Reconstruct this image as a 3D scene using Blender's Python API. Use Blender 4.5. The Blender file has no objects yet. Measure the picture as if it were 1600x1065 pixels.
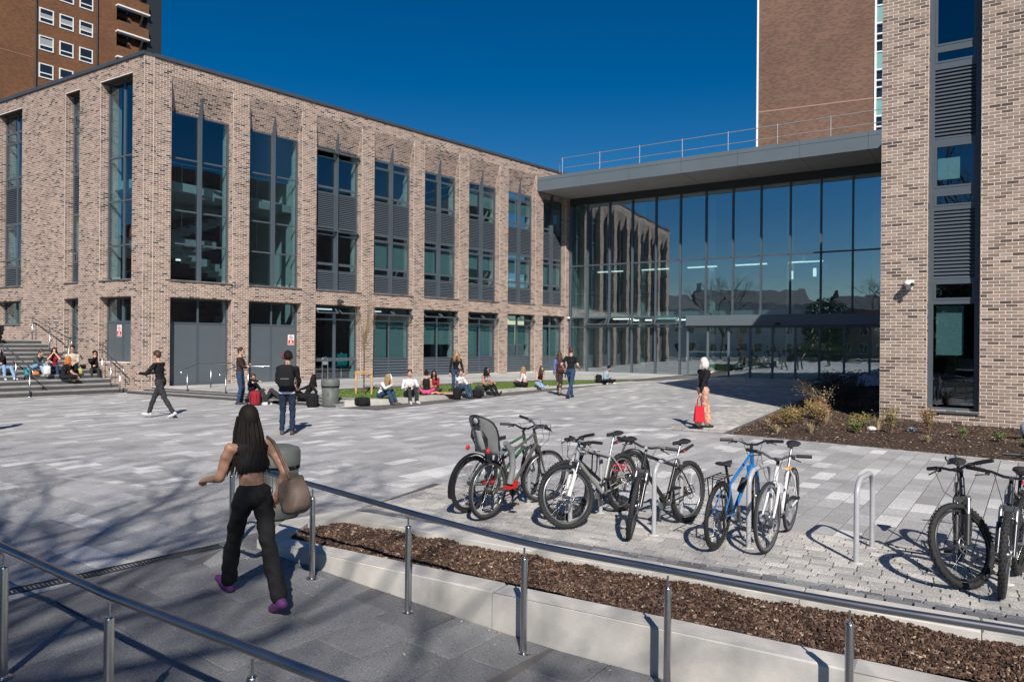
import bpy, bmesh, math, random
import numpy as np
from mathutils import Vector, Matrix
random.seed(7); rng = np.random.default_rng(7)
SC = bpy.context.scene; COL = SC.collection
R_ = math.radians

# ---------------------------------------------------------------- camera
cam_d = bpy.data.cameras.new('camera'); cam = bpy.data.objects.new('camera', cam_d); COL.objects.link(cam)
cam_d.sensor_width = 36.0; cam_d.lens = 36.0*1130/1600; cam_d.clip_end = 2000; cam_d.clip_start = 0.05
cam_d.shift_y = -0.5/1600
cam.matrix_world = Matrix.Translation((0, 0, 2.0)) @ Matrix.Rotation(R_(90), 4, 'X') @ Matrix.Rotation(0.0085, 4, 'Z')
SC.camera = cam
# ---------------------------------------------------------------- sky and sun
SUN_EL = R_(39.0); SUN_AZ_X = 0.112            # sun stands behind the camera, a little to the right
w = bpy.data.worlds.new('World'); SC.world = w; w.use_nodes = True
nt = w.node_tree; nt.nodes.clear()
sky = nt.nodes.new('ShaderNodeTexSky'); sky.sky_type = 'NISHITA'; sky.sun_disc = False
sky.sun_elevation = SUN_EL; sky.sun_rotation = math.atan2(0.112, -1.0)
sky.altitude = 0; sky.air_density = 1.0; sky.dust_density = 0.0; sky.ozone_density = 3.0
bg = nt.nodes.new('ShaderNodeBackground'); bg.inputs[1].default_value = 0.051
out = nt.nodes.new('ShaderNodeOutputWorld')
hs = nt.nodes.new('ShaderNodeHueSaturation'); hs.inputs['Saturation'].default_value = 1.5; hs.inputs['Hue'].default_value = .505
nt.links.new(sky.outputs[0], hs.inputs['Color']); nt.links.new(hs.outputs[0], bg.inputs[0]); nt.links.new(bg.outputs[0], out.inputs[0])
sd = bpy.data.lights.new('sun', 'SUN'); sd.energy = 4.6; sd.angle = R_(0.55); sd.color = (1.0, 0.93, 0.85)
sun = bpy.data.objects.new('sun', sd); COL.objects.link(sun)
trav = Vector((-0.112, 1.0, 0)).normalized()*math.cos(SUN_EL) + Vector((0, 0, -math.sin(SUN_EL)))
sun.rotation_euler = trav.to_track_quat('-Z', 'Y').to_euler()
SC.view_settings.view_transform = 'Standard'; SC.view_settings.look = 'None'
SC.view_settings.exposure = 0.33; SC.view_settings.gamma = 1.0; SC.view_settings.use_curve_mapping = False
SC.render.engine = 'CYCLES'
SC.cycles.max_bounces = 7; SC.cycles.transparent_max_bounces = 14; SC.cycles.diffuse_bounces = 3

# ---------------------------------------------------------------- helpers
MATS = {}
def mat(name, color=(.5, .5, .5), rough=.6, metal=0., var=0., vscale=8., bump=0., bscale=60., attr=False, spec=.5,
        emit=None, coat=0., speck=0., sscale=250., sheen=0.):
    if name in MATS: return MATS[name]
    m = bpy.data.materials.new(name); m.use_nodes = True; MATS[name] = m
    n = m.node_tree.nodes; l = m.node_tree.links; b = n['Principled BSDF']
    b.inputs['Roughness'].default_value = rough; b.inputs['Metallic'].default_value = metal
    b.inputs['Specular IOR Level'].default_value = spec
    if coat: b.inputs['Coat Weight'].default_value = coat
    if sheen: b.inputs['Sheen Weight'].default_value = sheen
    if emit: b.inputs['Emission Color'].default_value = (*emit[0], 1); b.inputs['Emission Strength'].default_value = emit[1]
    tc = n.new('ShaderNodeTexCoord')
    if attr:
        a = n.new('ShaderNodeAttribute'); a.attribute_name = 'col'; src = a.outputs['Color']
    else:
        r = n.new('ShaderNodeRGB'); r.outputs[0].default_value = (*color, 1); src = r.outputs[0]
    def layer(src, scale, amt, detail=4):
        nz = n.new('ShaderNodeTexNoise'); nz.inputs['Scale'].default_value = scale; nz.inputs['Detail'].default_value = detail
        l.new(tc.outputs['Object'], nz.inputs['Vector'])
        mr = n.new('ShaderNodeMapRange'); mr.inputs[1].default_value = .3; mr.inputs[2].default_value = .7
        mr.inputs[3].default_value = 1-amt; mr.inputs[4].default_value = 1+amt
        l.new(nz.outputs['Fac'], mr.inputs[0])
        mx = n.new('ShaderNodeMix'); mx.data_type = 'RGBA'; mx.blend_type = 'MULTIPLY'; mx.inputs[0].default_value = 1
        cb = n.new('ShaderNodeCombineColor')
        for i in range(3): l.new(mr.outputs[0], cb.inputs[i])
        l.new(src, mx.inputs[6]); l.new(cb.outputs[0], mx.inputs[7])
        return mx.outputs[2]
    if var: src = layer(src, vscale, var)
    if speck: src = layer(src, sscale, speck, 2)
    l.new(src, b.inputs['Base Color'])
    if bump:
        nz = n.new('ShaderNodeTexNoise'); nz.inputs['Scale'].default_value = bscale; nz.inputs['Detail'].default_value = 5
        l.new(tc.outputs['Object'], nz.inputs['Vector'])
        bp = n.new('ShaderNodeBump'); bp.inputs['Strength'].default_value = bump; bp.inputs['Distance'].default_value = .01
        l.new(nz.outputs['Fac'], bp.inputs['Height']); l.new(bp.outputs[0], b.inputs['Normal'])
    return m

def glass(name, tint=(.64, .77, .79), ior=1.6, boost=2.0, floor=0.06, gcol=(.80, .91, 1)):
    if name in MATS: return MATS[name]
    m = bpy.data.materials.new(name); m.use_nodes = True; MATS[name] = m
    n = m.node_tree.nodes; l = m.node_tree.links; n.clear()
    o = n.new('ShaderNodeOutputMaterial'); t = n.new('ShaderNodeBsdfTransparent'); t.inputs[0].default_value = (*tint, 1)
    g = n.new('ShaderNodeBsdfGlossy'); g.inputs['Roughness'].default_value = 0.0; g.inputs[0].default_value = (*gcol, 1)
    tc = n.new('ShaderNodeTexCoord'); nz = n.new('ShaderNodeTexNoise'); nz.inputs['Scale'].default_value = .9
    l.new(tc.outputs['Object'], nz.inputs['Vector'])
    bp = n.new('ShaderNodeBump'); bp.inputs['Strength'].default_value = .05; bp.inputs['Distance'].default_value = .05
    l.new(nz.outputs['Fac'], bp.inputs['Height']); l.new(bp.outputs[0], g.inputs['Normal'])
    f = n.new('ShaderNodeFresnel'); f.inputs[0].default_value = ior
    ma = n.new('ShaderNodeMath'); ma.operation = 'MULTIPLY_ADD'; ma.inputs[1].default_value = boost; ma.inputs[2].default_value = floor
    ma.use_clamp = True
    mx = n.new('ShaderNodeMixShader')
    ge = n.new('ShaderNodeNewGeometry'); bf = n.new('ShaderNodeMath'); bf.operation = 'SUBTRACT'; bf.inputs[0].default_value = 1; l.new(ge.outputs['Backfacing'], bf.inputs[1])
    mm = n.new('ShaderNodeMath'); mm.operation = 'MULTIPLY'; l.new(ma.outputs[0], mm.inputs[0]); l.new(bf.outputs[0], mm.inputs[1])
    l.new(f.outputs[0], ma.inputs[0]); l.new(mm.outputs[0], mx.inputs[0]); l.new(t.outputs[0], mx.inputs[1]); l.new(g.outputs[0], mx.inputs[2])
    l.new(mx.outputs[0], o.inputs[0])
    return m

def dirt(m, stain=.22, sscale=.55, gum=True, streak=1.):
    """broad stains and small dark spots worn into a paved surface"""
    n = m.node_tree.nodes; l = m.node_tree.links; b = n['Principled BSDF']; src = b.inputs['Base Color'].links[0].from_socket
    tc = n.new('ShaderNodeTexCoord'); nz = n.new('ShaderNodeTexNoise'); nz.inputs['Scale'].default_value = sscale; nz.inputs['Detail'].default_value = 7; nz.inputs['Roughness'].default_value = .62
    mp = n.new('ShaderNodeMapping'); mp.inputs['Scale'].default_value = (1, 1, streak); l.new(tc.outputs['Object'], mp.inputs[0]); l.new(mp.outputs[0], nz.inputs['Vector']); mr = n.new('ShaderNodeMapRange'); mr.inputs[1].default_value = .38; mr.inputs[2].default_value = .62; mr.inputs[3].default_value = 1-stain; mr.inputs[4].default_value = 1.04
    l.new(nz.outputs['Fac'], mr.inputs[0]); f = mr.outputs[0]
    if gum:
        vo = n.new('ShaderNodeTexVoronoi'); vo.inputs['Scale'].default_value = 2.3; l.new(tc.outputs['Object'], vo.inputs['Vector'])
        m2 = n.new('ShaderNodeMapRange'); m2.inputs[1].default_value = .035; m2.inputs[2].default_value = .05; m2.inputs[3].default_value = .62; m2.inputs[4].default_value = 1.; l.new(vo.outputs['Distance'], m2.inputs[0])
        mu = n.new('ShaderNodeMath'); mu.operation = 'MULTIPLY'; l.new(f, mu.inputs[0]); l.new(m2.outputs[0], mu.inputs[1]); f = mu.outputs[0]
    cb = n.new('ShaderNodeCombineColor'); [l.new(f, cb.inputs[i]) for i in range(3)]
    mx = n.new('ShaderNodeMix'); mx.data_type = 'RGBA'; mx.blend_type = 'MULTIPLY'; mx.inputs[0].default_value = 1
    l.new(src, mx.inputs[6]); l.new(cb.outputs[0], mx.inputs[7]); l.new(mx.outputs[2], b.inputs['Base Color'])

class MB:
    """collects shapes and links them as one mesh object"""
    def __init__(s): s.v = []; s.f = []; s.mi = []; s.sm = []; s.c = []; s.col = (1, 1, 1); s.m = 0; s.smooth = False
    def add(s, vs, fs):
        k = len(s.v); s.v.extend([tuple(map(float, p)) for p in vs])
        for f in fs:
            s.f.append(tuple(k+i for i in f)); s.mi.append(s.m); s.sm.append(s.smooth); s.c.append(s.col)
    def box(s, a, b):
        x0, y0, z0 = a; x1, y1, z1 = b
        if x0 > x1: x0, x1 = x1, x0
        if y0 > y1: y0, y1 = y1, y0
        if z0 > z1: z0, z1 = z1, z0
        s.add([(x0,y0,z0),(x1,y0,z0),(x1,y1,z0),(x0,y1,z0),(x0,y0,z1),(x1,y0,z1),(x1,y1,z1),(x0,y1,z1)],
              [(0,3,2,1),(4,5,6,7),(0,1,5,4),(1,2,6,5),(2,3,7,6),(3,0,4,7)])
        return s
    def obox(s, c, ax, ay, az):
        c = Vector(c); ax = Vector(ax); ay = Vector(ay); az = Vector(az)
        vs = [c+i*ax+j*ay+k*az for k in (-1, 1) for i, j in ((-1,-1),(1,-1),(1,1),(-1,1))]
        s.add(vs, [(0,3,2,1),(4,5,6,7),(0,1,5,4),(1,2,6,5),(2,3,7,6),(3,0,4,7)]); return s
    def bar(s, a, b, w, h, up=(0, 0, 1)):
        a = Vector(a); b = Vector(b); d = (b-a); L = d.length; d.normalize(); u = Vector(up)
        sd_ = d.cross(u)
        if sd_.length < 1e-4: sd_ = d.cross(Vector((1, 0, 0)))
        sd_.normalize(); u2 = sd_.cross(d)
        return s.obox((a+b)/2, d*L/2, sd_*w/2, u2*h/2)
    def prism(s, poly, z0, z1):
        n = len(poly)
        g0 = z0 if callable(z0) else (lambda x, y: z0); g1 = z1 if callable(z1) else (lambda x, y: z1)
        vs = [(x, y, g0(x, y)) for x, y in poly]+[(x, y, g1(x, y)) for x, y in poly]
        s.add(vs, [tuple(range(n, 2*n)), tuple(range(n-1, -1, -1))]+[(i, (i+1) % n, n+(i+1) % n, n+i) for i in range(n)]); return s
    def tube(s, pts, r, seg=8, caps=True):
        pts = [Vector(p) for p in pts]; n = len(pts)
        rs = r if isinstance(r, (list, tuple)) else [r]*n
        sm = s.smooth; s.smooth = True
        t0 = (pts[1]-pts[0]).normalized(); u = t0.orthogonal().normalized(); vs = []; prev = t0
        for i, p in enumerate(pts):
            t = (pts[min(i+1, n-1)]-pts[max(i-1, 0)]).normalized()
            q = prev.rotation_difference(t); u = (q @ u).normalized(); prev = t
            w2 = t.cross(u).normalized()
            for k in range(seg):
                a = 2*math.pi*k/seg; vs.append(p+(u*math.cos(a)+w2*math.sin(a))*rs[i])
        fs = [(i*seg+k, i*seg+(k+1) % seg, (i+1)*seg+(k+1) % seg, (i+1)*seg+k) for i in range(n-1) for k in range(seg)]
        s.add(vs, fs); s.smooth = False
        if caps: s.add(vs[:seg], [tuple(range(seg-1, -1, -1))]); s.add(vs[-seg:], [tuple(range(seg))])
        s.smooth = sm; return s
    def lathe(s, prof, c=(0, 0, 0), seg=24, axis='Z', sm=True):
        o = s.smooth; s.smooth = sm; vs = []; n = len(prof)
        for r, h in prof:
            for k in range(seg):
                a = 2*math.pi*k/seg; x, y = r*math.cos(a), r*math.sin(a)
                p = (x, y, h) if axis == 'Z' else ((h, x, y) if axis == 'X' else (x, h, y))
                vs.append((c[0]+p[0], c[1]+p[1], c[2]+p[2]))
        fs = [(i*seg+k, i*seg+(k+1) % seg, (i+1)*seg+(k+1) % seg, (i+1)*seg+k) for i in range(n-1) for k in range(seg)]
        s.add(vs, fs); s.smooth = o; return s
    def torus(s, c, R, r, ax='Y', seg=48, ms=8, arc=(0, 2*math.pi)):
        o = s.smooth; s.smooth = True; full = abs(arc[1]-arc[0]-2*math.pi) < 1e-6; N = seg if full else seg+1; vs = []
        for i in range(N):
            a = arc[0]+(arc[1]-arc[0])*i/seg
            for k in range(ms):
                b = 2*math.pi*k/ms; rr = R+r*math.cos(b); h = r*math.sin(b)
                if ax == 'Y': p = (rr*math.cos(a), h, rr*math.sin(a))
                elif ax == 'Z': p = (rr*math.cos(a), rr*math.sin(a), h)
                else: p = (h, rr*math.cos(a), rr*math.sin(a))
                vs.append((c[0]+p[0], c[1]+p[1], c[2]+p[2]))
        fs = [(i*ms+k, i*ms+(k+1) % ms, ((i+1) % N)*ms+(k+1) % ms, ((i+1) % N)*ms+k) for i in range(seg) for k in range(ms)]
        s.add(vs, fs); s.smooth = o; return s
    def ell(s, c, r, seg=14, rings=9, rot=None):
        o = s.smooth; s.smooth = True; vs = []; c = Vector(c)
        for i in range(rings+1):
            t = math.pi*i/rings
            for k in range(seg):
                a = 2*math.pi*k/seg
                p = Vector((r[0]*math.sin(t)*math.cos(a), r[1]*math.sin(t)*math.sin(a), r[2]*math.cos(t)))
                if rot is not None: p = rot @ p
                vs.append(c+p)
        fs = [(i*seg+k, (i+1)*seg+k, (i+1)*seg+(k+1) % seg, i*seg+(k+1) % seg) for i in range(rings) for k in range(seg)]
        s.add(vs, fs); s.smooth = o; return s
    def build(s, name, mats, parent=None, **props):
        me = bpy.data.meshes.new(name); me.from_pydata(s.v, [], s.f)
        if not isinstance(mats, (list, tuple)): mats = [mats]
        for m in mats: me.materials.append(m)
        if s.f:
            me.polygons.foreach_set('material_index', np.array(s.mi, dtype=np.int32))
            me.polygons.foreach_set('use_smooth', np.array(s.sm, dtype=bool))
            if any(c != (1, 1, 1) for c in s.c):
                at = me.attributes.new('col', 'FLOAT_COLOR', 'CORNER')
                tot = np.array([len(f) for f in s.f]); c = np.array([(*c, 1) for c in s.c], dtype=np.float32)
                at.data.foreach_set('color', np.repeat(c, tot, axis=0).ravel())
        me.validate(); me.update()
        o = bpy.data.objects.new(name, me); COL.objects.link(o)
        if parent is not None: o.parent = parent
        for k, v in props.items(): o[k] = v
        return o

def thing(name, label, cat, loc=(0, 0, 0), rz=0., group=None, mw=None):
    o = bpy.data.objects.new(name, None); COL.objects.link(o); o.empty_display_size = .2
    if mw is not None: o.matrix_world = mw
    else: o.location = loc; o.rotation_euler = (0, 0, rz)
    o['label'] = label; o['category'] = cat
    if group: o['group'] = group
    return o
def tag(o, label, cat, group=None):
    o['label'] = label; o['category'] = cat
    if group: o['group'] = group
    return o
def dup(root, label=None, loc=None, rz=None, group=None):
    def cp(o, par):
        c = o.copy(); COL.objects.link(c); c.parent = par
        for ch in o.children: cp(ch, c)
        return c
    r = cp(root, None)
    if label: r['label'] = label
    if group: r['group'] = group
    if loc is not None: r.location = loc
    if rz is not None: r.rotation_euler = (0, 0, rz)
    return r
def frame_mw(o, d, n, z=0):  # local x along d, local y along n (inward), z up
    return Matrix(((d[0], n[0], 0, o[0]), (d[1], n[1], 0, o[1]), (0, 0, 1, z), (0, 0, 0, 1)))

# ---------------------------------------------------------------- ground heights
def zp(x, y): return -.07+.004*x+.003*y                       # the plaza falls gently towards the street
DW = (.857, -.515); NW = (-.515, -.857)                       # along the ramp, from planter wall towards the street
P1 = (-1.78, 6.50)
def tw(x, y): return (x-P1[0])*DW[0]+(y-P1[1])*DW[1], (x-P1[0])*NW[0]+(y-P1[1])*NW[1]
def zr(x, y):
    t, w_ = tw(x, y); t = max(t, -1.4)
    f = -.15-.075*t if t < 2.3 else -.3225-.012*(t-2.3)
    return f+.05*w_ if t > -1.4 else f
def zramp(x, y):
    t, w_ = tw(x, y)
    if t <= -1.4: return zp(x, y)
    a = min(1, (t+1.4)/.4)
    return zp(x, y)*(1-a)+zr(x, y)*a

def clip(poly, hp):   # keep the side a*x+b*y<=c
    a, b, c = hp; out_ = []
    for i in range(len(poly)):
        p, q = poly[i], poly[(i+1) % len(poly)]
        dp, dq = a*p[0]+b*p[1]-c, a*q[0]+b*q[1]-c
        if dp <= 0: out_.append(p)
        if (dp < 0 < dq) or (dq < 0 < dp):
            t = dp/(dp-dq); out_.append((p[0]+(q[0]-p[0])*t, p[1]+(q[1]-p[1])*t))
    return out_
def hps(poly):        # half planes of a convex polygon, any winding
    ar = sum(poly[i][0]*poly[(i+1) % len(poly)][1]-poly[(i+1) % len(poly)][0]*poly[i][1] for i in range(len(poly)))
    P = poly if ar > 0 else poly[::-1]; r = []
    for i in range(len(P)):
        (x0, y0), (x1, y1) = P[i], P[(i+1) % len(P)]
        a, b = (y1-y0), -(x1-x0); r.append((a, b, a*x0+b*y0))
    return r
def area(p): return abs(sum(p[i][0]*p[(i+1) % len(p)][1]-p[(i+1) % len(p)][0]*p[i][1] for i in range(len(p))))/2
def in_view(x, y, z=0, m=1.08):
    return y > .4 and abs(x/y) < .708*m and (2-z)/y < .4717*m
def pave(regions, phi, wid, lens, zf, palette, gap, name, mtl, parent, n_single=300, thick=.05, phase=0., jitter=0.):
    """one stone at a time, clipped to its field; the 300 that show largest are parts, the rest one part"""
    d = (math.sin(phi), math.cos(phi)); n = (d[1], -d[0]); stones = []
    for reg in regions:
        H = hps(reg); ss = [x*d[0]+y*d[1] for x, y in reg]; nn = [x*n[0]+y*n[1] for x, y in reg]
        r0, r1 = math.floor((min(nn)-phase)/wid), math.ceil((max(nn)-phase)/wid)
        for r in range(r0, r1):
            rr = random.Random(r*7919+int(wid*1000)); s = -60+rr.random()*.5
            while s < max(ss):
                L = rr.choice(lens); c = rr.random(); e = rr.random()
                if s+L > min(ss):
                    a, b = r*wid+phase+gap/2, (r+1)*wid+phase-gap/2; q = [(s+gap/2, a), (s+L-gap/2, a), (s+L-gap/2, b), (s+gap/2, b)]
                    p = [(u*d[0]+v*n[0], u*d[1]+v*n[1]) for u, v in q]
                    for h in H:
                        p = clip(p, h)
                        if len(p) < 3: break
                    if len(p) >= 3 and area(p) > .0006:
                        k = 0; acc = palette[0][0]
                        while c > acc and k < len(palette)-1: k += 1; acc += palette[k][0]
                        g = .88+.24*e; colr = tuple(x*g for x in palette[k][1])
                        cx = sum(t[0] for t in p)/len(p); cy = sum(t[1] for t in p)/len(p)
                        stones.append((p, colr, cx, cy, (e-.5)*jitter))
                s += L
    stones = [t for t in stones if t[3] > -2]
    def show(t):
        return area(t[0])*2/max(t[3], .5)**3 if in_view(t[2], t[3]) else 0
    stones.sort(key=show, reverse=True)
    rest = MB()
    for i, (p, c, cx, cy, dz) in enumerate(stones):
        ar = sum(p[j][0]*p[(j+1) % len(p)][1]-p[(j+1) % len(p)][0]*p[j][1] for j in range(len(p)))
        if ar < 0: p = p[::-1]
        top = lambda x, y: zf(x, y)+dz; bot = lambda x, y: zf(x, y)-thick
        if i < n_single:
            m = MB(); m.col = c; k = min(.004, gap*.6)
            q = [(x+(cx-x)*k*4, y+(cy-y)*k*4) for x, y in p]; nn_ = len(p)
            m.add([(x, y, top(x, y)-.003) for x, y in p]+[(x, y, top(x, y)) for x, y in q]+[(x, y, bot(x, y)) for x, y in p],
                  [tuple(range(nn_, 2*nn_))]+[(j, (j+1) % nn_, nn_+(j+1) % nn_, nn_+j) for j in range(nn_)]+[(2*nn_+j, 2*nn_+(j+1) % nn_, (j+1) % nn_, j) for j in range(nn_)])
            m.build(name, mtl, parent)
        else:
            rest.col = c; nn_ = len(p)
            rest.add([(x, y, top(x, y)) for x, y in p]+[(x, y, bot(x, y)) for x, y in p],
                     [tuple(range(nn_))]+[(nn_+j, nn_+(j+1) % nn_, (j+1) % nn_, j) for j in range(nn_)])
    if rest.f: rest.build(name, mtl, parent, kind='stuff')

def course_bricks(W, H, holes, off=0, L=.225, Hc=.075, z0=0.):
    """brick rectangles (u0,u1,v0,v1) of a stretcher bond patch with rectangular holes"""
    res = []
    for k in range(int(math.ceil(H/Hc-.01))):
        v0, v1 = k*Hc, min((k+1)*Hc, H)
        iv = [(0., W)]; vm = (v0+v1)/2
        for (a, b, c, d) in holes:
            if c <= vm < d:
                nv = []
                for (p, q) in iv:
                    if b <= p or a >= q: nv.append((p, q)); continue
                    if a > p: nv.append((p, a))
                    if b < q: nv.append((b, q))
                iv = nv
        u = -L + (L/2 if (k+off) % 2 else 0)
        while u < W:
            for (p, q) in iv:
                x0, x1 = max(u, p), min(u+L, q)
                if x1-x0 > .02: res.append((x0, x1, v0, v1))
            u += L
    return res
PAL = [(.40, (.335, .238, .188)), (.28, (.275, .19, .148)), (.17, (.215, .148, .115)), (.08, (.13, .088, .07)), (.07, (.04, .030, .026))]
def bcol(pal=PAL):
    c = random.random(); k = 0; acc = pal[0][0]
    while c > acc and k < len(pal)-1: k += 1; acc += pal[k][0]
    g = random.uniform(.85, 1.15); return tuple(x*g for x in pal[k][1])
def put_bricks(store, O, U, V, N, rects, pal=PAL, proud=.0045, j=.0165):
    """brick bodies on the plane O + u*U + v*V, standing proud towards N"""
    O, U, V, N = map(Vector, (O, U, V, N)); g = j/2
    for (a, b, c, d) in rects:
        e = proud+random.uniform(-.0015, .002); P = O+N*e; a2, b2, c2, d2 = a+g, b-g, c+g, d-g
        if b2 <= a2 or d2 <= c2: continue
        q = [P+U*a2+V*c2, P+U*b2+V*c2, P+U*b2+V*d2, P+U*a2+V*d2]; w_ = [x-N*(e+.004) for x in q]
        store.append((q, w_, bcol(pal)))
def build_bricks(store, mtl, parent, key=None, n_single=300):
    def face_order(q, w_):
        return [(0, 1, 2, 3), (4, 5, 1, 0), (5, 6, 2, 1), (6, 7, 3, 2), (7, 4, 0, 3)]
    if key: store.sort(key=key, reverse=True)
    rest = MB()
    for i, (q, w_, c) in enumerate(store):
        m = MB() if i < n_single else rest
        m.col = c; m.add(q+w_, face_order(q, w_))
        if i < n_single: m.build('brick', mtl, parent)
    if rest.f: rest.build('brick', mtl, parent, kind='stuff')
# ================================================================ materials of the place
M_brick = mat('buff_brick', rough=.85, attr=True, var=.05, vscale=26, bump=.35, bscale=90, speck=.10, sscale=160)
M_mort = mat('mortar', (.76, .675, .605), rough=.95, var=.08, vscale=6)
M_frame = mat('grey_window_metal', (.072, .092, .112), rough=.42, spec=.5, var=.04, vscale=3)
M_dark = mat('dark_metal', (.022, .028, .034), rough=.5)
M_panel = mat('grey_door_metal', (.088, .108, .124), rough=.45, var=.03, vscale=2)
M_cop = mat('coping_metal', (.055, .066, .078), rough=.4, var=.06, vscale=1.5)
M_canopy = mat('canopy_metal', (.115, .145, .168), rough=.42, var=.05, vscale=.8)
M_soff = mat('soffit_panel', (.30, .285, .27), rough=.6, var=.04, vscale=.6)
M_glass = glass('window_glass')
M_wallin = mat('painted_plaster', (.62, .64, .62), rough=.8)
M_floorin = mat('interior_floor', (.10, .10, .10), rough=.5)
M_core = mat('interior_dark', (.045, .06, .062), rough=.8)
M_blind = mat('roller_blind', (.30, .35, .34), rough=.8)
M_lightbar = mat('light_bar', (.8, .8, .8), emit=((1, .97, .9), 1.6))
M_white = mat('white_paint', (.78, .78, .76), rough=.5)
M_steel = mat('brushed_steel', (.52, .52, .53), rough=.26, metal=1., var=.04, vscale=30)
M_rail = mat('handrail_steel', (.40, .40, .41), rough=.34, metal=1., var=.05, vscale=12)
M_galv = mat('galvanised_steel', (.42, .43, .44), rough=.5, metal=.6, var=.1, vscale=12)
M_conc = mat('cast_concrete', (.58, .56, .52), rough=.8, var=.13, vscale=1.6, bump=.12, bscale=50, speck=.06, sscale=220)
M_stone = mat('granite_paving', rough=.82, attr=True, var=.06, vscale=1.1, speck=.42, sscale=95, bump=.12, bscale=160)
M_joint = mat('joint_sand', (.11, .105, .10), rough=.95, var=.15, vscale=3)
M_flag = mat('pale_flagstone', rough=.8, attr=True, var=.07, vscale=1.5, speck=.10, sscale=150)

dirt(M_stone, .13); dirt(M_conc, .30, .9, False); dirt(M_flag, .15); dirt(M_brick, .16, 1.1, False, .14)
# ================================================================ ground, paving, ramp
def corridor():
    m = MB(); m.box((-60, -60, -1.2), (60, 130, -1.0)); return m
g = MB(); g.add([(-400, -300, -.75), (400, -300, -.75), (400, 500, -.75), (-400, 500, -.75)], [(0, 1, 2, 3)])
g.build('ground', mat('far_ground', (.16, .155, .15), rough=.9, var=.15, vscale=.3), kind='structure')
# plaza bed: joint sand just under the stones, following the fall
pl = MB()
def sheet(m, x0, x1, y0, y1, nx, ny, f, keep=lambda x, y: True):
    xs = [x0+(x1-x0)*i/nx for i in range(nx+1)]; ys = [y0+(y1-y0)*j/ny for j in range(ny+1)]
    vs = [(x, y, f(x, y)) for y in ys for x in xs]
    m.add(vs, [(j*(nx+1)+i, j*(nx+1)+i+1, (j+1)*(nx+1)+i+1, (j+1)*(nx+1)+i) for j in range(ny) for i in range(nx)
               if keep((xs[i]+xs[i+1])/2, (ys[j]+ys[j+1])/2)])
sheet(pl, -40, 40, -30, 60, 4, 4, lambda x, y: zp(x, y)-.62)
def q2(t, w_): return (P1[0]+DW[0]*t+NW[0]*w_, P1[1]+DW[1]*t+NW[1]*w_)
# joint bed polygons (top at -8 mm)
WALL_W = -.22                                                # wall face lies .22 m behind the rail posts
plz = [(-40, 60), (40, 60), (40, -5)]
bed = MB()
A_ = q2(-1.4, -2.1); B_ = q2(12, -2.1); C_ = q2(-1.4, 12); E_ = q2(12, 12)
bed.prism([(40, 60), (-40, 60), (-40, -12), C_, A_, B_, (40, -12)][::-1], lambda x, y: -.9, lambda x, y: zp(x, y)-.008)
bed.build('plaza_bed', M_joint, kind='structure')
rb = MB(); 
for i in range(14):
    for j in range(6):
        t0, t1 = -1.4+i*.8, -1.4+(i+1)*.8; w0, w1 = -.5+j*2, -.5+(j+1)*2
        ps = [q2(t0, w0), q2(t0, w1), q2(t1, w1), q2(t1, w0)]
        rb.add([(x, y, zramp(x, y)-.010) for x, y in ps], [(0, 1, 2, 3)])
ramp = rb.build('ramp', M_joint, kind='structure')
plaza = bpy.data.objects.new('plaza', None); COL.objects.link(plaza); plaza['kind'] = 'structure'

PP = [(.50, (.385, .385, .388)), (.21, (.345, .345, .35)), (.17, (.42, .42, .422)), (.12, (.58, .58, .575))]
K_N = (8.80, 17.29)
def kp(t, o): return q2(t-.6, -1.665-o)                      # t along the planter kerb, o away from it
SB = 2.0                                                     # width of the setts band beside the planter
LX = q2(-1.40, -1.665-SB)
FA = [[LX, kp(14, SB), (17, 5.2), (4.62, 15.95)],
      [LX, (4.62, 15.95), (-5.15, 21.35), (-5.07, 10.0)],
      [(-5.07, 10.0), (-5.15, 21.35), (-14.55, 26.45), (-17.4, 23.2), (-24, 17.4)],
      [(-5.15, 21.35), (4.62, 15.95), (3.62, 16.72), (5.5, 28)][0:1]+[(3.62, 16.52), (13.05, 33.1), (15.4, 37.8), (10, 41.2), (5.9, 35.1), (-1, 29.5)]]
pave(FA, R_(36), .25, [.38, .5, .5, .62], zp, PP, .011, 'paving_stone', M_stone, plaza, n_single=300, thick=.06)
EK = q2(-1.42, -.9)
fb = [[(-5.07, 10.0), LX, q2(-1.42, 5.5)], [LX, q2(-1.2, -1.665), q2(-1.42, -.9)], [(-5.07, 10.0), q2(-1.42, 5.5), (-14, -1), (-24, 8), (-24, 17.4)]]
pave(fb, R_(-56), .3, [.6, .75, .9], zp, PP, .011, 'paving_slab', M_stone, plaza, n_single=260, thick=.06)
# large slabs of the ramp, colour darkened to deepen the branch shade
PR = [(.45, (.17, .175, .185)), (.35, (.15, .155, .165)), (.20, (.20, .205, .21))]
pave([[q2(-1.40, -.95), q2(-1.0, -.218), q2(-1.40, -.218)], [q2(-1.40, -.218), q2(9, -.218), q2(9, 2.9), q2(-1.40, 2.9)], [q2(-1.4, 2.9), q2(3, 2.9), q2(3, 6), q2(-1.4, 6)]], R_(33), .45, [.6, .75, .9], zramp, PR, .011, 'ramp_slab', M_stone, ramp, n_single=200, thick=.05)
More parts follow.
